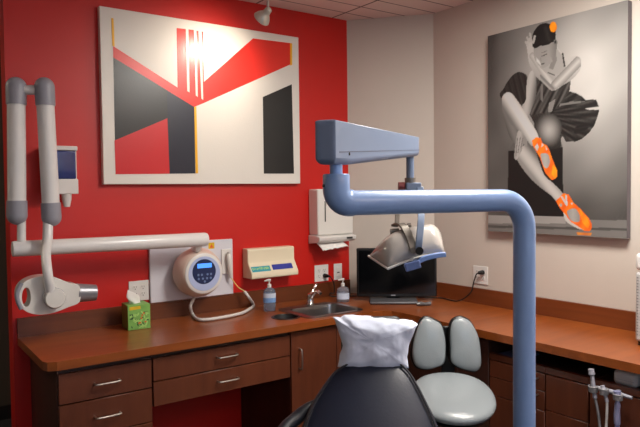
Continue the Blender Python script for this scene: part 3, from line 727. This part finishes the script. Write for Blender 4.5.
for k, (r_, h) in enumerate(((.022,.13),(.02,.145),(.026,.16),(.024,.178),(.012,.196),(.003,.204))):
    ring = []
    for i in range(20):
        a = 2*PI*i/20; rr = r_*(1+.35*math.sin(3*a+k*.7)); ring.append(ts.verts.new(Tt @ Vector((cx+rr*1.25*math.cos(a)-.008*k, cy+rr*.55*math.sin(a), h+.01*math.sin(a*2+k)*(k>1)))))
    if prev:
        for i in range(20): ts.faces.new((prev[i], prev[(i+1)%20], ring[(i+1)%20], ring[i]))
    prev = ring
obj('tissue', ts, TISSUE, t, subsurf=1)

# ------------------------------------------------------------------ pump bottles
def bottle(label, x, y, prof, sy, bodym, h_label, lblm, H, rot=0):
    t = thing('pump_bottle', label, 'bottle', (x, y, ZT+.0008), rot)
    Tb = world_of(t)
    obj('body', lathe(B(), prof, Tb, 32, sy=sy), bodym, t, smooth=True, angle=60)
    z0, z1, r_ = h_label
    for k, m_ in enumerate(lblm): obj('label_print', lathe(B(), [(r_+.0006,z0+(z1-z0)*k/len(lblm)),(r_+.0009,z0+(z1-z0)*(k+1)/len(lblm))], Tb, 32, sy=sy, cap=False), m_, t, smooth=True)
    tp = prof[-1][1]
    obj('collar', lathe(B(), [(.012,tp),(.0125,tp+.018),(.009,tp+.022),(.004,tp+.023)], Tb, 20), WHITE, t, smooth=True)
    bm = B(); tube(bm, [Tb @ Vector((0,0,tp+.02)), Tb @ Vector((0,0,tp+.042))], .004, 10)
    tube(bm, [Tb @ Vector((.009,0,tp+.044)), Tb @ Vector((-.004,0,tp+.046)), Tb @ Vector((-.03,0,tp+.040))], [.009,.008,.004], 12)
    obj('pump_head', bm, WHITE, t, smooth=True)
    return t
b1 = onZ(269.7, 311, ZT)
bottle('clear pump bottle of blue liquid soap standing below the ivory dispenser', b1.x, b1.y, [(.030,0),(.036,.004),(.037,.05),(.034,.08),(.039,.105),(.036,.128),(.02,.142),(.012,.146)], .7, SOAPB, (.055,.112,.0385), [LBLB, LBLW], .2, math.radians(-30))
b2 = onZ(343, 302, ZT)
bottle('small clear pump bottle of hand sanitizer beside the sink and monitor', b2.x, b2.y, [(.036,0),(.041,.004),(.041,.072),(.036,.09),(.018,.102),(.012,.105)], .62, GEL, (.02,.06,.0412), [LBLW], .16, math.radians(-35))

# ------------------------------------------------------------------ monitor
mb = onZ(394, 302, ZT)
t = thing('monitor', 'black flat-screen monitor on a silver stand in the worktop corner', 'monitor', (mb.x, mb.y, ZT+.0008), HEAD+math.radians(-3))
Tm = world_of(t)
obj('stand_base', box(B(), -.160, .152, -.10, .12, 0, .018, T=Tm), mat('silver_plastic', (92,92,96), .45, .3), t, bevel=.008, bseg=3)
obj('stand_neck', box(B(), -.045, .045, .07, .1, .016, .2, T=Tm), BLACKP, t, bevel=.006)
tl, br = at(356.5,249,4.13), at(437.5,297.5,4.13)
Ti = Tm.inverted(); xl, xr = (Ti@tl).x, (Ti@br).x; zh, zl = (Ti@tl).z, (Ti@br).z; yy = .03
obj('housing', box(B(), xl, xr, yy, yy+.045, zl, zh, T=Tm), BLACKP, t, bevel=.008, bseg=3)
obj('screen', box(B(), xl+.014, xr-.014, yy-.002, yy+.0, zl+.022, zh-.014, T=Tm), BLACKG, t)
obj('maker_mark', box(B(), -.018, .012, yy-.0015, yy-.0002, zl+.008, zl+.015, T=Tm), GREYP, t)
# small clear glass bits beside the stand
gl = onZ(424, 306, ZT)
t = tag(obj('wrapped_connector', tube(B(), [gl+Vector((-.045,.02,.014)), gl+Vector((-.02,.01,.018)), gl+Vector((.005,0,.012)), gl+Vector((.04,-.02,.016))], [.008,.014,.010,.012], 10), mat('clear_crinkled_wrap', (90,90,92), .15, noise_amt=.5, nscale=120), None, smooth=True, origin=gl), 'small clear wrapped connector lying beside the monitor stand', 'connector')

# ------------------------------------------------------------------ air purifier at the right edge
t = thing('air_purifier', 'white air purifier with a perforated side standing on the right end of the worktop', 'air purifier', (-.17,-2.15,ZT+.0008))
obj('foot', box(B(), -.285,-.06,-2.27,-2.04,ZT+.0008,ZT+.02), BLACKP, t)
obj('housing', box(B(), -.295,-.05,-2.28,-2.028,ZT+.02,1.215), PERF, t, bevel=.012, bseg=3)
obj('top_cover', box(B(), -.297,-.048,-2.282,-2.026,1.222,1.303), WHITE, t, bevel=.018, bseg=4)
bm = B()
for i in range(14):
    for k in range(20):
        y = -2.26+i*.0165; z = .92+k*.014
        box(bm, -.2958,-.2954, y, y+.009, z, z+.007)
obj('grille', bm, mat('grille_grey', (138,136,136), .6), t)

# ------------------------------------------------------------------ spotlight on the ceiling rail
sp0 = at(268, 0, 3.45)
t = thing('track_spotlight', 'brushed metal spotlight hanging from the ceiling rail above the geometric canvas', 'spotlight', (sp0.x, sp0.y, CH))
stem_b = at(268, 7, 3.45)
obj('rail', box(B(), sp0.x-1.1, sp0.x+.6, sp0.y-.018, sp0.y+.018, CH-.022, CH-.0005), NICKEL, t, bevel=.003)
obj('adapter', box(B(), sp0.x-.04, sp0.x+.04, sp0.y-.016, sp0.y+.016, CH-.05, CH-.022), NICKEL, t, bevel=.004)
obj('stem', tube(B(), [(sp0.x, sp0.y, CH-.05), sp0, stem_b], .0075, 12), NICKEL, t, smooth=True)
hA, hB = at(269.5, 8.5, 3.45), at(261.5, 19, 3.50)
ax = (hB-hA).normalized()
seq = [(0,.013),(.08,.019),(.3,.020),(.45,.023),(.6,.033),(.8,.043),(1,.049)]
L_ = (hB-hA).length
sh = tube(B(), [hA+ax*L_*s for s, r in seq]+[hA+ax*L_*.93], [r for s, r in seq]+[.036], 28, cap=True)
obj('lamp_head', sh, mat('satin_nickel_shade', (196,190,178), .38, .5, noise_amt=.06), t, smooth=True)
obj('bulb', lathe(B(), [(.001,0),(.028,.002),(.03,.006)], frame(hA+ax*(L_*.96), basis(ax)[0], basis(ax)[1]), 20), mat('warm_bulb_glass', (255,230,190), .3, noise_amt=0, emit=(255,214,160), estr=4), t, smooth=True)

# ------------------------------------------------------------------ operatory light: blue post, elbow arm, spring arm, lamp
PR = .0325
pb = at(524.3, 300, 1.867); bend = at(524.3, 203, 1.867); elb = at(336.5, 203.2, 1.605)
t = thing('operatory_light', 'blue-grey dental light post whose arm carries a white curved lamp over the chair', 'dental lamp', (bend.x, bend.y, 0))
base = Vector((bend.x, bend.y, 0)); hz = (bend-elb).normalized(); h_ = Vector((hz.x,hz.y,0)).normalized()
bend.z = elb.z-.002
R_b = .085; pts = [base+Vector((0,0,.03)), Vector((bend.x,bend.y,bend.z-R_b))]
for i in range(1, 11):
    a = PI/2*i/10; pts.append(Vector((bend.x,bend.y,bend.z)) + (-h_)*(R_b*(1-math.cos(a))) + Vector((0,0,-R_b+R_b*math.sin(a))))
e2 = Vector((elb.x,elb.y,elb.z)); pts.append(e2+h_*.045)
obj('post', tube(B(), pts, PR, 36), BLUEP, t, smooth=True)
obj('floor_flange', lathe(B(), [(.11,0),(.11,.012),(.05,.03),(.034,.05)], Matrix.Translation(base), 36), BLUEP, t, smooth=True)
R2 = .035; pts = [e2+h_*.045, e2+h_*R2]
for i in range(1, 9):
    a = PI/2*i/8; pts.append(e2 + h_*(R2*(1-math.sin(a))) + Vector((0,0,R2*(1-math.cos(a)))))
ztop = at(336,174,1.605).z
pts.append(Vector((e2.x,e2.y,ztop-.004))); pts.append(Vector((e2.x,e2.y,ztop)))
obj('elbow', tube(B(), pts, [PR*1.07]*(len(pts)-1)+[PR*.98], 36), BLUEP, t, smooth=True)
obj('set_screw', tube(B(), [e2-h_*.034+Vector((-.0,0,.045)), e2-h_*.038+Vector((0,0,.045))], .004, 10), BLACKP, t, smooth=True)
zb_ = at(336,161,1.605).z
obj('pivot_stub', tube(B(), [(e2.x,e2.y,ztop-.01),(e2.x,e2.y,zb_+.02)], .0165, 24), BLUEP, t, smooth=True)
DR = 2.3
pinT = at(410, 150, DR); dirv = Vector((pinT.x-e2.x, pinT.y-e2.y, 0)); Ls = dirv.length; dirv.normalize(); sid = Vector((dirv.y,-dirv.x,0))
# spring arm: side profile extruded across its width
near = -.075; far = Ls+.045
zt0, zb0 = at(326,119.3,1.53).z, at(326,164.5,1.53).z
zt1, zb1 = at(418,137.5,DR+.05).z, at(418,156.5,DR+.05).z
zbm = at(345,163,1.64).z
Tp = frame(Vector((e2.x,e2.y,0)), dirv, (0,0,1))
sg = 1
bm = B(); prism(bm, [[(near,zb0),(near+.12,zb0+.003),(far,zb1),(far,zt1),(near,zt0)]], Tp, z0=-.027, z1=.027)
obj('spring_arm', bm, BLUEG, t, bevel=.016, bseg=5)
gz0, gz1 = zb0+(zt0-zb0)*.27, zb1+(zt1-zb1)*.3
bm = B(); prism(bm, [[(near+.03,gz0),(far-.01,gz1),(far-.01,gz1+.0022),(near+.03,gz0+.003)]], Tp, z0=.0265, z1=.0276); 
prism(bm, [[(near+.03,gz0),(far-.01,gz1),(far-.01,gz1+.0022),(near+.03,gz0+.003)]], Tp, z0=-.0276, z1=-.0265)
obj('seam', bm, mat('dark_seam', (84,92,112), .5), t)
bm = B()
for s in (1,-1):
    lathe(bm, [(.004,0),(.004,.002),(.001,.0024)], Tp @ Matrix.Translation((near+.10, zb0+.03, s*.027)) @ (Matrix.Rotation(PI,4,'X') if s<0 else Matrix()), 12)
obj('cover_screw', bm, SLOTD, t)
px_ = Vector((e2.x,e2.y,0))+dirv*Ls
zA, zB_, zC = at(410,157,DR).z, at(410,179,DR).z, at(410,184,DR).z
obj('drop_pin', tube(B(), [(px_.x,px_.y,zA+.01),(px_.x,px_.y,zB_)], .0145, 20), BLUEG, t, smooth=True)
obj('pin_collar', tube(B(), [(px_.x,px_.y,zB_+.004),(px_.x,px_.y,zC)], [.021,.019], 20), BRASS, t, smooth=True)
C0 = Vector((px_.x,px_.y,at(412,186,DR).z)); rt = Vector((RT0.x,RT0.y,0)); fwd = Vector((FW.x,FW.y,0)).normalized()
Tk = frame(C0, rt, fwd)
obj('swivel_block', box(B(), -.018,.038,-.02,.02,-.014,.012, T=Tk), BLUEG, t, bevel=.003)
obj('tension_knob', tube(B(), [Tk@Vector((-.02,0,0)), Tk@Vector((-.044,0,0))], .015, 20), MAROON, t, smooth=True)
# yoke
def L(px, py, dd=0): return at(px, py, DR+dd)
def strap(name, pts, w, th, m, wd=None):
    pts = spline(pts, 6); bm = B(); prev = None
    wd = wd or rt
    for i, p in enumerate(pts):
        d = (pts[min(i+1,len(pts)-1)]-pts[max(i-1,0)]).normalized(); u = (wd-d*wd.dot(d)).normalized(); v = d.cross(u)
        ring = [bm.verts.new(p+u*a*w/2+v*b*th/2) for a, b in ((-1,-1),(1,-1),(1,1),(-1,1))]
        if prev:
            for k in range(4): bm.faces.new((prev[k],prev[(k+1)%4],ring[(k+1)%4],ring[k]))
        else: bm.faces.new(ring)
        prev = ring
    bm.faces.new(prev); return obj(name, bm, m, t, bevel=.002, bseg=2)
strap('yoke_arm', [L(420,187,-.01), L(421,200,-.03), L(421,218,-.09), L(419.5,238,-.115), L(418.5,250,-.115)], .024, .010, BLUEG)
strap('yoke_arm', [L(404,189,.02), L(400,200,.03), L(397.5,212,.03), L(397,224,.02)], .017, .010, BRASS)
strap('curved_bracket', [L(394,226,.0), L(400,224,-.03), L(405,228,-.06), L(410,238,-.085), L(414,250,-.10)], .028, .008, BRASS)
obj('pivot_knob', tube(B(), [L(390,231.5,-.02), L(399,230.5,-.02)], .009, 14), BRASS, t, smooth=True)
obj('pivot_bolt', tube(B(), [L(407,225.5,-.02), L(411,225,-.02)], .008, 14), BRASS, t, smooth=True)
obj('pivot_cap', tube(B(), [L(419.5,251,-.10), L(419.5,251,-.13)], .014, 18), BLACKP, t, smooth=True)
obj('pivot_cap', tube(B(), [L(413.5,250.5,-.10), L(413.5,250.5,-.118)], .011, 18), BRASS, t, smooth=True)
# reflector shell
A1, B1_, C1, D1 = L(368.5,256,.04), L(388,268.8,-.10), L(445,253,-.085), L(444,241,.09)
Am = (B1_+C1)/2
def rimpt(u, v):         # u along, v across (0 far edge, 1 near edge)
    far_ = A1.lerp(D1, u); near_ = B1_.lerp(C1, u); near_ = near_ + (L(412,261,-.1)-L(412,262.5,-.1))*0 + UP*(.010*math.sin(PI*u)); return far_.lerp(near_, v)
nrm = (D1-A1).cross(B1_-A1).normalized(); nrm = nrm if nrm.z > 0 else -nrm
bm = B(); NU2, NV2 = 24, 16; G = []
for j in range(NV2+1):
    row = []
    for i in range(NU2+1):
        u, v = i/NU2, j/NV2; p = rimpt(u, v)
        fu = math.sqrt(max(0,1-(1-u/.42)**2)) if u < .42 else math.sqrt(max(0,1-max(0,(u-.80)/.2)**2))
        hgt = (.100-.006*u)*(math.sin(PI*min(1,max(0,v)))**.62)*fu if 0 < j < NV2 else 0
        end = min(1, min(u, 1-u)/.06)
        row.append(bm.verts.new(p+nrm*hgt))
    G.append(row)
for j in range(NV2):
    for i in range(NU2): bm.faces.new((G[j][i],G[j][i+1],G[j+1][i+1],G[j+1][i]))
rf = obj('reflector', bm, REFL, t, smooth=True, angle=80); md = rf.modifiers.new('thick','SOLIDIFY'); md.thickness = .005
# end walls and rim trim follow the shell edge
edge = [p for p in [rimpt(0, 1)]+[rimpt(i/12,1) for i in range(1,13)]]
obj('rim_trim', tube(B(), [A1.lerp(B1_,k/6) for k in range(7)]+edge[1:], .0042, 10), WHITE, t, smooth=True)
strap('lamp_frame', [L(405,268,-.12), L(413,263.5,-.12), L(424,258.5,-.11), L(436,255.5,-.10), L(445,254.5,-.09)], .017, .02, BLUED, UP)
obj('switch_block', box(B(), -.022,.032,-.012,.012,-.016,.012, T=frame(L(411,265.5,-.125), (RT*1+UP*.30).normalized(), FW)), mat('mottled_blue_switch', (92,110,160), .35, noise_amt=.4, nscale=60), t, bevel=.003)
obj('lens', (lambda b: ([b.faces.new([b.verts.new(q) for q in (rimpt(.04,.06)+nrm*.006, rimpt(.96,.06)+nrm*.006, rimpt(.96,.94)+nrm*.006, rimpt(.04,.94)+nrm*.006)])], b)[-1])(B()), LENS, t)
obj('bulb_shield', tube(B(), [rimpt(.42,.5)+nrm*.03, rimpt(.58,.5)+nrm*.03], .016, 14), CHROME, t, smooth=True)

# ------------------------------------------------------------------ stool
def to_local(T, pts): Ti = T.inverted(); return [(lambda v: (v.x, v.y))(Ti @ p) for p in pts]
sc = at(453, 398, 2.98)
t = thing('operator_stool', 'grey vinyl operator stool with twin egg-shaped back pads between the chair and the post', 'stool', (sc.x, sc.y, 0), HEAD)
Tst = world_of(t); SZ = sc.z+.008
def seatpt(a):
    rx, ry = .195, .205
    c_, s_ = math.cos(a), math.sin(a)
    return (rx*math.copysign(abs(c_)**.92, c_), ry*math.copysign(abs(s_)**.92, s_)*(1 if s_ > 0 else 1.08))
outl = [seatpt(2*PI*i/40) for i in range(40)]
tilt = Matrix.Rotation(math.radians(-7), 4, 'X')
Tseat = Tst @ Matrix.Translation((0,0,SZ)) @ Matrix.Rotation(math.radians(13), 4, 'X')
obj('seat', puffy(B(), outl, Tseat, .05, .05, 10, power=.42, sag=lambda x,y: -.012*math.exp(-((x/.09)**2+((y+.0)/.12)**2))), SILVER, t, smooth=True, angle=180)
obj('seat_pan', lathe(B(), [(.12,-.02),(.165,0),(.17,.012)], Tst @ Matrix.Translation((0,.0,SZ-.072)) @ Matrix.Rotation(math.radians(8),4,'X'), 32), BLACKP, t, smooth=True)
obj('gas_column', tube(B(), [Tst@Vector((0,0,.09)), Tst@Vector((0,0,.28)), Tst@Vector((0,0,.28)), Tst@Vector((0,0,SZ-.07))], [.028,.028,.017,.017], 20), CHROME, t, smooth=True)
obj('base_hub', lathe(B(), [(.045,.06),(.045,.10),(.03,.12)], Tst, 24), BLACKP, t, smooth=True)
for k in range(5):
    a = 2*PI*k/5+.3; e = Vector((math.cos(a),math.sin(a),0))
    lg = obj('leg', tube(B(), [Tst@(e*.03+Vector((0,0,.09))), Tst@(e*.26+Vector((0,0,.065)))], [.02,.014], 12), BLACKP, t, smooth=True)
    obj('caster', tube(B(), [Tst@(e*.26+Vector((-.018*e.y,.018*e.x,.026))), Tst@(e*.26+Vector((.018*e.y,-.018*e.x,.026)))], .026, 16), BLACKM, lg, smooth=True)
DP = 3.2
Tpad = frame(at(446,345,DP), rt, Vector((0,0,1))+fwd*.10)
if (Tpad.col[2].xyz).dot(FW) > 0: pass
zs = -1 if Tpad.col[2].xyz.dot(FW) > 0 else 1
def pad(px):
    pp = []
    for p in px:
        r = ray(*p); n = Tpad.col[2].xyz; o = Tpad.translation; tt = (o-CAM).dot(n)/r.dot(n); pp.append(CAM+r*tt)
    q = to_local(Tpad, pp); return [(v.x, v.y) for v in spline([(a,b,0) for a,b in q], 4, True)]
fr_, bk_ = (.035, .02)
for px in ([(427,317.5),(434,320),(441,325),(444.5,338),(445,352),(443,363),(434,367.5),(425,369),(416,366),(412,356),(413,342),(417,328),(421.5,319.5)],
           [(459,317.5),(452,321.5),(449.5,332),(449.8,348),(450.7,361),(458,367),(467,370),(475,371),(480,365.5),(480,352),(477.5,336),(471,323),(465,318.5)]):
    o_ = pad(px); cx = sum(a for a,b in o_)/len(o_); cy = sum(b for a,b in o_)/len(o_)
    big = [(cx+(a-cx)*1.09, cy+(b-cy)*1.055) for a,b in o_]
    pdm = obj('backrest_pad', puffy(B(), o_, Tpad @ Matrix.Translation((0,0,.012*zs)), .03, .03, 8, power=.42), SILVER, t, smooth=True, angle=180)
    obj('pad_shell', puffy(B(), big, Tpad @ Matrix.Translation((0,0,-.012*zs)), .018, .022, 6, power=.4), BLACKP, pdm, smooth=True, angle=180)
ctr = at(447.5,345,DP+.05)
strapT = [at(447.5,326,DP+.04), at(447.5,350,DP+.05), at(447.5,374,DP+.06), Tst@Vector((0,.23,SZ-.06)), Tst@Vector((0,.12,SZ-.085)), Tst@Vector((0,.0,SZ-.078))]
pts = spline(strapT, 6); bm = B(); prev = None
for i, p in enumerate(pts):
    d = (pts[min(i+1,len(pts)-1)]-pts[max(i-1,0)]).normalized(); u = (rt-d*rt.dot(d)).normalized(); v = d.cross(u)
    ring = [bm.verts.new(p+u*a*.035+v*b*.010) for a, b in ((-1,-1),(1,-1),(1,1),(-1,1))]
    if prev:
        for k in range(4): bm.faces.new((prev[k],prev[(k+1)%4],ring[(k+1)%4],ring[k]))
    else: bm.faces.new(ring)
    prev = ring
bm.faces.new(prev); obj('back_support', bm, BLACKP, t, bevel=.004)

# ------------------------------------------------------------------ dental chair (faces the camera, back upright)
cb = at(371, 427, 1.93)
t = thing('dental_chair', 'dark slate leather dental chair with its backrest raised in the foreground', 'dental chair', (cb.x, cb.y, 0), HEAD)
Tc = world_of(t)
def chp(px, py, d): return at(px, py, d)
topc, botc = at(372, 362, 2.08), at(371.5, 440, 1.93)
Tb = frame(topc, rt, (topc-botc))
zs = 1 if Tb.col[2].xyz.dot(FW) < 0 else -1      # +z faces the camera when zs = 1
def onpl(T, p):
    r = ray(*p); n = T.col[2].xyz; o = T.translation; tt = (o-CAM).dot(n)/r.dot(n); return CAM+r*tt
sil = [(343,366),(350,363),(372,362),(397,362.5),(404,366),(412,374),(420,387),(429,404),(437,420),(444,440),(449,462),(450,490),(440,520),(371,526),(302,520),(293,490),(294,460),(300,430),(308,408),(316,394),(326,380),(334,371)]
q = to_local(Tb, [onpl(Tb, p) for p in sil]); q = [(v.x, v.y) for v in spline([(a,b,0) for a,b in q], 4, True)]
def chair_sag(x, y): return zs*(.10*(x/.2)**2*.35)
bk = obj('backrest', puffy(B(), q, Tb, .035 if zs>0 else .045, .045 if zs>0 else .035, 12, power=.33, sag=lambda x,y: -zs*.6*x*x), LEATH, t, smooth=True, angle=180)
cx = sum(a for a,b in q)/len(q); cy = sum(b for a,b in q)/len(q)
pp = [Tb @ Vector((cx+(a-cx)*.93, cy+(b-cy)*.955, zs*.026-zs*.6*(cx+(a-cx)*.93)**2)) for a, b in q]
obj('piping', tube(B(), pp, .0035, 8, closed=True), LEATHP, bk, smooth=True)
hr = rrect(-.11,.11,.0,.145,.03); Thd = frame(topc, rt, (0,0,1))
zh_ = 1 if Thd.col[2].xyz.dot(FW) < 0 else -1
obj('headrest', puffy(B(), [(a*.93,b+.008) for a,b in hr], Thd, .025, .025, 6, power=.4), LEATHP, t, smooth=True, angle=180)
sw = .50
obj('seat', puffy(B(), rrect(-.25,.25,-.62,-.02,.1), Tc@Matrix.Translation((0,.1,.50)), .06, .07, 8, power=.35), LEATH, t, smooth=True, angle=180)
obj('leg_rest', puffy(B(), rrect(-.22,.22,-1.05,-.58,.1), Tc@Matrix.Translation((0,.1,.46)), .05, .05, 8, power=.35), LEATH, t, smooth=True, angle=180)
obj('pedestal', lathe(B(), [(.26,0),(.26,.03),(.15,.06),(.13,.38),(.18,.42)], Tc@Matrix.Translation((0,-.15,0)), 36, sx=.9, sy=1.3), GREYP, t, smooth=True)
for s in (-1, 1):
    a_ = at(334,376,2.12) if s < 0 else at(409,376,2.12)
    if s < 0: pts = [at(316,402,2.06), at(308,408,2.04), at(298,417,2.02), at(285,429,1.98), at(268,456,1.9), at(262,490,1.82)]
    else: pts = [at(430,424,2.06), at(438,434,2.04), at(448,446,2.02), at(456,458,1.95), at(466,480,1.86), at(470,505,1.78)]
    ar = obj('armrest', tube(B(), spline(pts, 5), [.010+.012*min(1,i/8) for i in range(26)], 16), LEATHP, t, smooth=True)


# paper cover on the headrest
sil = [(333,317),(336,325),(340,335),(342.5,345),(340,355),(338,366),(352,369),(372,370),(392,369.5),(408.5,367.5),(406.5,356),(409,345),(413,334),(417.5,324),(413,321),(405,319.8),(390,318),(370,316.5),(352,315.5),(345,315),(340,318)]
q = to_local(Thd, [onpl(Thd, p) for p in sil])
fine = []
for i in range(len(q)):
    a, b = Vector(q[i]), Vector(q[(i+1)%len(q)])
    for k in range(5): fine.append(tuple(a.lerp(b, k/5)))
def wr(v, side):
    n1 = noise.noise(Vector((v.x*16, v.y*16, side*3.1))); n2 = 1-abs(noise.noise(Vector((v.x*14+5, v.y*20, side*2.))))*2
    n3 = 1-abs(noise.noise(Vector((v.x*60+9, v.y*46, side*5.))))*2
    k = abs(side)
    return Vector((noise.noise(Vector((v.x*40,v.y*40,4)))*.003, noise.noise(Vector((v.x*40,v.y*40,8)))*.003, side*(n1*.010+n2*.004+n3*.0015)*k))
pc = obj('headrest_cover', puffy(B(), fine, Thd, .050, .050, 26, power=.5, wrinkle=wr), PAPER, None, smooth=True, angle=180, origin=topc)
tag(pc, 'crumpled white paper cover pulled over the headrest of the dental chair', 'headrest cover')

# ------------------------------------------------------------------ assistant's instrument holder at lower right
XH = -.60
def hx(px, py, x=XH): return onX(px, py, x)
t = thing('instrument_holder', 'grey three-slot instrument holder fixed to the front of the right-hand cabinets', 'instrument holder', hx(610,393))
obj('bar', (lambda bb: tube(bb, [hx(589,386), hx(600,388.5), hx(616,393), hx(632,398)], [.007,.010,.010,.007], 14))(B()), mat('light_grey_plastic', (150,150,160), .35), t, smooth=True)
for px, py in ((593,389),(604,391.5),(618,397)):
    c0 = hx(px, py, XH-.03)
    bm = B(); lathe(bm, [(.011,-.014),(.019,-.012),(.021,.012),(.017,.014),(.012,.012),(.011,-.014)], Matrix.Translation(c0), 20, cap=False)
    tube(bm, [c0+Vector((.018,0,0)), Vector((XH+.004,c0.y,c0.z))], .007, 10)
    obj('holder_ring', bm, HOSEG, t, smooth=True)
obj('mounting_arm', tube(B(), [hx(616,393), Vector((-.574, hx(616,393).y, hx(616,393).z))], .012, 12), HOSEG, t, smooth=True)
def instr(label, cat, name, pts, rr, m, hose, hm, hr_):
    t = thing(name, label, cat, pts[0]); obj('handpiece', tube(B(), spline(pts, 4), rr(len(spline(pts,4))), 16), m, t, smooth=True)
    obj('hose', tube(B(), spline(hose, 8), hr_, 10), hm, t, smooth=True); return t
XI = XH-.03
instr('grey suction valve standing tallest in the left slot of the instrument holder', 'suction handpiece', 'suction_handpiece',
      [hx(591,369,XI), hx(591.5,373,XI), hx(592.5,379,XI), hx(593.5,388,XI), hx(595,398,XI)],
      lambda n: [(.013 if i < 4 else .014 if i < 6 else .0085 if i < 10 else .0095) for i in range(n)], GREYP,
      [hx(595,398,XI), hx(598,412,XI), hx(600,430,XI), hx(603,470,XI-.03)], HOSEG, .006)
instr('slim white-hosed syringe in the middle slot of the instrument holder', 'syringe', 'air_water_syringe',
      [hx(602.5,385.5,XI), hx(603.5,390,XI), hx(605.5,396,XI), hx(607,402,XI)],
      lambda n: [(.009 if i < 3 else .012 if i < 7 else .008) for i in range(n)], GREYP,
      [hx(607,402,XI), hx(606.8,414,XI), hx(606,430,XI), hx(604,470,XI-.03)], HOSEW, .0055)
instr('bluish ribbed suction handpiece hanging in the right slot of the instrument holder', 'suction handpiece', 'suction_handpiece',
      [hx(617,391,XI), hx(617.5,397,XI), hx(617.5,404,XI), hx(617,414,XI), hx(617.3,424,XI)],
      lambda n: [(.015 if i < 5 else .009 if i < 8 else .012 if i < 12 else .013) for i in range(n)], mat('bluish_grey_plastic', (126,128,160), .35),
      [hx(617.3,424,XI), hx(617,434,XI), hx(616,470,XI-.02)], mat('lavender_hose', (140,136,180), .45), .010)
bc = onX(624, 382, -.50)
t = thing('rounded_container', 'white rounded container lying in the open slot under the right worktop', 'container', (bc.x+.07, bc.y, .7358))
obj('body', (lambda b: (box(b, -.53, -.40, onX(636,380,-.53).y, onX(612,380,-.53).y, .7362, .806), b)[-1])(B()), mat('dim_white_plastic', (196,192,190), .4), t, bevel=.022, bseg=4)
obj('lid_seam', (lambda b: (box(b, -.5306, -.529, onX(634,380,-.53).y, onX(614,380,-.53).y, .765, .7665), b)[-1])(B()), GREYP, t)
# small dark blue object in slot left of the post
ps = onX(500, 352, -.50)
tag(obj('folded_leaflet', box(B(), -.54, -.36, -1.56, -1.43, .7362, .748), mat('slate_blue_card', (70,84,120), .5), None, bevel=.002, origin=(-.45,-1.5,.7362)), 'slate blue folded leaflet in the open slot left of the blue post', 'leaflet')

# ------------------------------------------------------------------ ceiling lights behind and right of the camera's view, plus an added uplight and hall fill
def area(name, loc, rot, sx, sy, power, col, spread=None):
    l = bpy.data.lights.new(name, 'AREA'); l.shape = 'RECTANGLE'; l.size = sx; l.size_y = sy; l.energy = power; l.color = col
    if spread: l.spread = spread
    o = bpy.data.objects.new(name, l); COL.objects.link(o); o.location = loc; o.rotation_euler = rot; return o
def troffer(label, x, y, power):
    t = thing('ceiling_light', label, 'ceiling light', (x, y, CH))
    bm = B()
    for a in ((x-.31,x+.31,y-.62,y-.59),(x-.31,x+.31,y+.59,y+.62),(x-.31,x-.28,y-.59,y+.59),(x+.28,x+.31,y-.59,y+.59)): box(bm, *a, CH-.02, CH-.0005)
    obj('frame', bm, WHITE, t)
    obj('diffuser', box(B(), x-.28, x+.28, y-.59, y+.59, CH-.012, CH-.006), mat('lit_diffuser', (255,240,220), .5, noise_amt=0, emit=(255,236,214), estr=1.5), t)
    area('ceiling_lamp', (x, y, CH-.025), (0,0,0), .56, 1.18, power, (1,.945,.87))
troffer('rectangular ceiling light above the right-hand worktop', -.98, -2.3, 74)
troffer('rectangular ceiling light near the back window', -2.7, -4.4, 5)
# added unseen uplight behind the camera, there to brighten the ceiling
t = thing('added_uplight', 'added unseen uplight hung behind the viewer to brighten the ceiling', 'ceiling light', (-1.3, -4.9, CH))
obj('housing', box(B(), -1.9, -.7, -4.96, -4.84, 2.38, 2.43), WHITE, t, bevel=.006)
for x in (-1.8, -.8): obj('suspension_wire', tube(B(), [(x,-4.9,2.43),(x,-4.9,CH)], .002, 6), NICKEL, t)
area('ceiling_fill_uplamp', (-1.3,-4.9,2.436), (math.radians(180),0,0), 1.15, .1, 52, (1,.95,.90))
# unseen light added to lift the dark hall wall
t = thing('ceiling_light', 'added unseen round light brightening the hall beyond the red wall', 'ceiling light', (-3.9, .7, CH))
obj('diffuser', lathe(B(), [(.14,-.001),(.14,-.03),(.11,-.05),(.001,-.055)], Matrix.Translation((-3.9,.7,CH)), 28), bpy.data.materials['lit_diffuser'], t, smooth=True)
area('hall_fill_lamp', (-3.9,.7,CH-.06), (0,0,0), .25, .25, 11, (1,.86,.66))
area('window_daylight', (-2.3, -5.58, 1.62), (math.radians(90),0,0), 2.4, 1.2, 14, (.55,.72,1.0))
sl = bpy.data.lights.new('spot_beam', 'SPOT'); sl.energy = 19; sl.color = (1,.86,.70); sl.spot_size = math.radians(120); sl.spot_blend = 1; sl.shadow_soft_size = .03
so = bpy.data.objects.new('spot_beam', sl); COL.objects.link(so); so.location = hB+ax*.012
tgt = onY(203, 78, 0); so.rotation_euler = (tgt-so.location).to_track_quat('-Z','Y').to_euler()

w = bpy.data.worlds.new('world'); bpy.context.scene.world = w; w.use_nodes = True
bgn = w.node_tree.nodes['Background']; bgn.inputs[0].default_value = (.55,.7,1,1); bgn.inputs[1].default_value = .5
vs_ = bpy.context.scene.view_settings; vs_.view_transform = 'Standard'; vs_.look = 'None'; vs_.gamma = 1; vs_.exposure = 0
vs_.use_curve_mapping = False
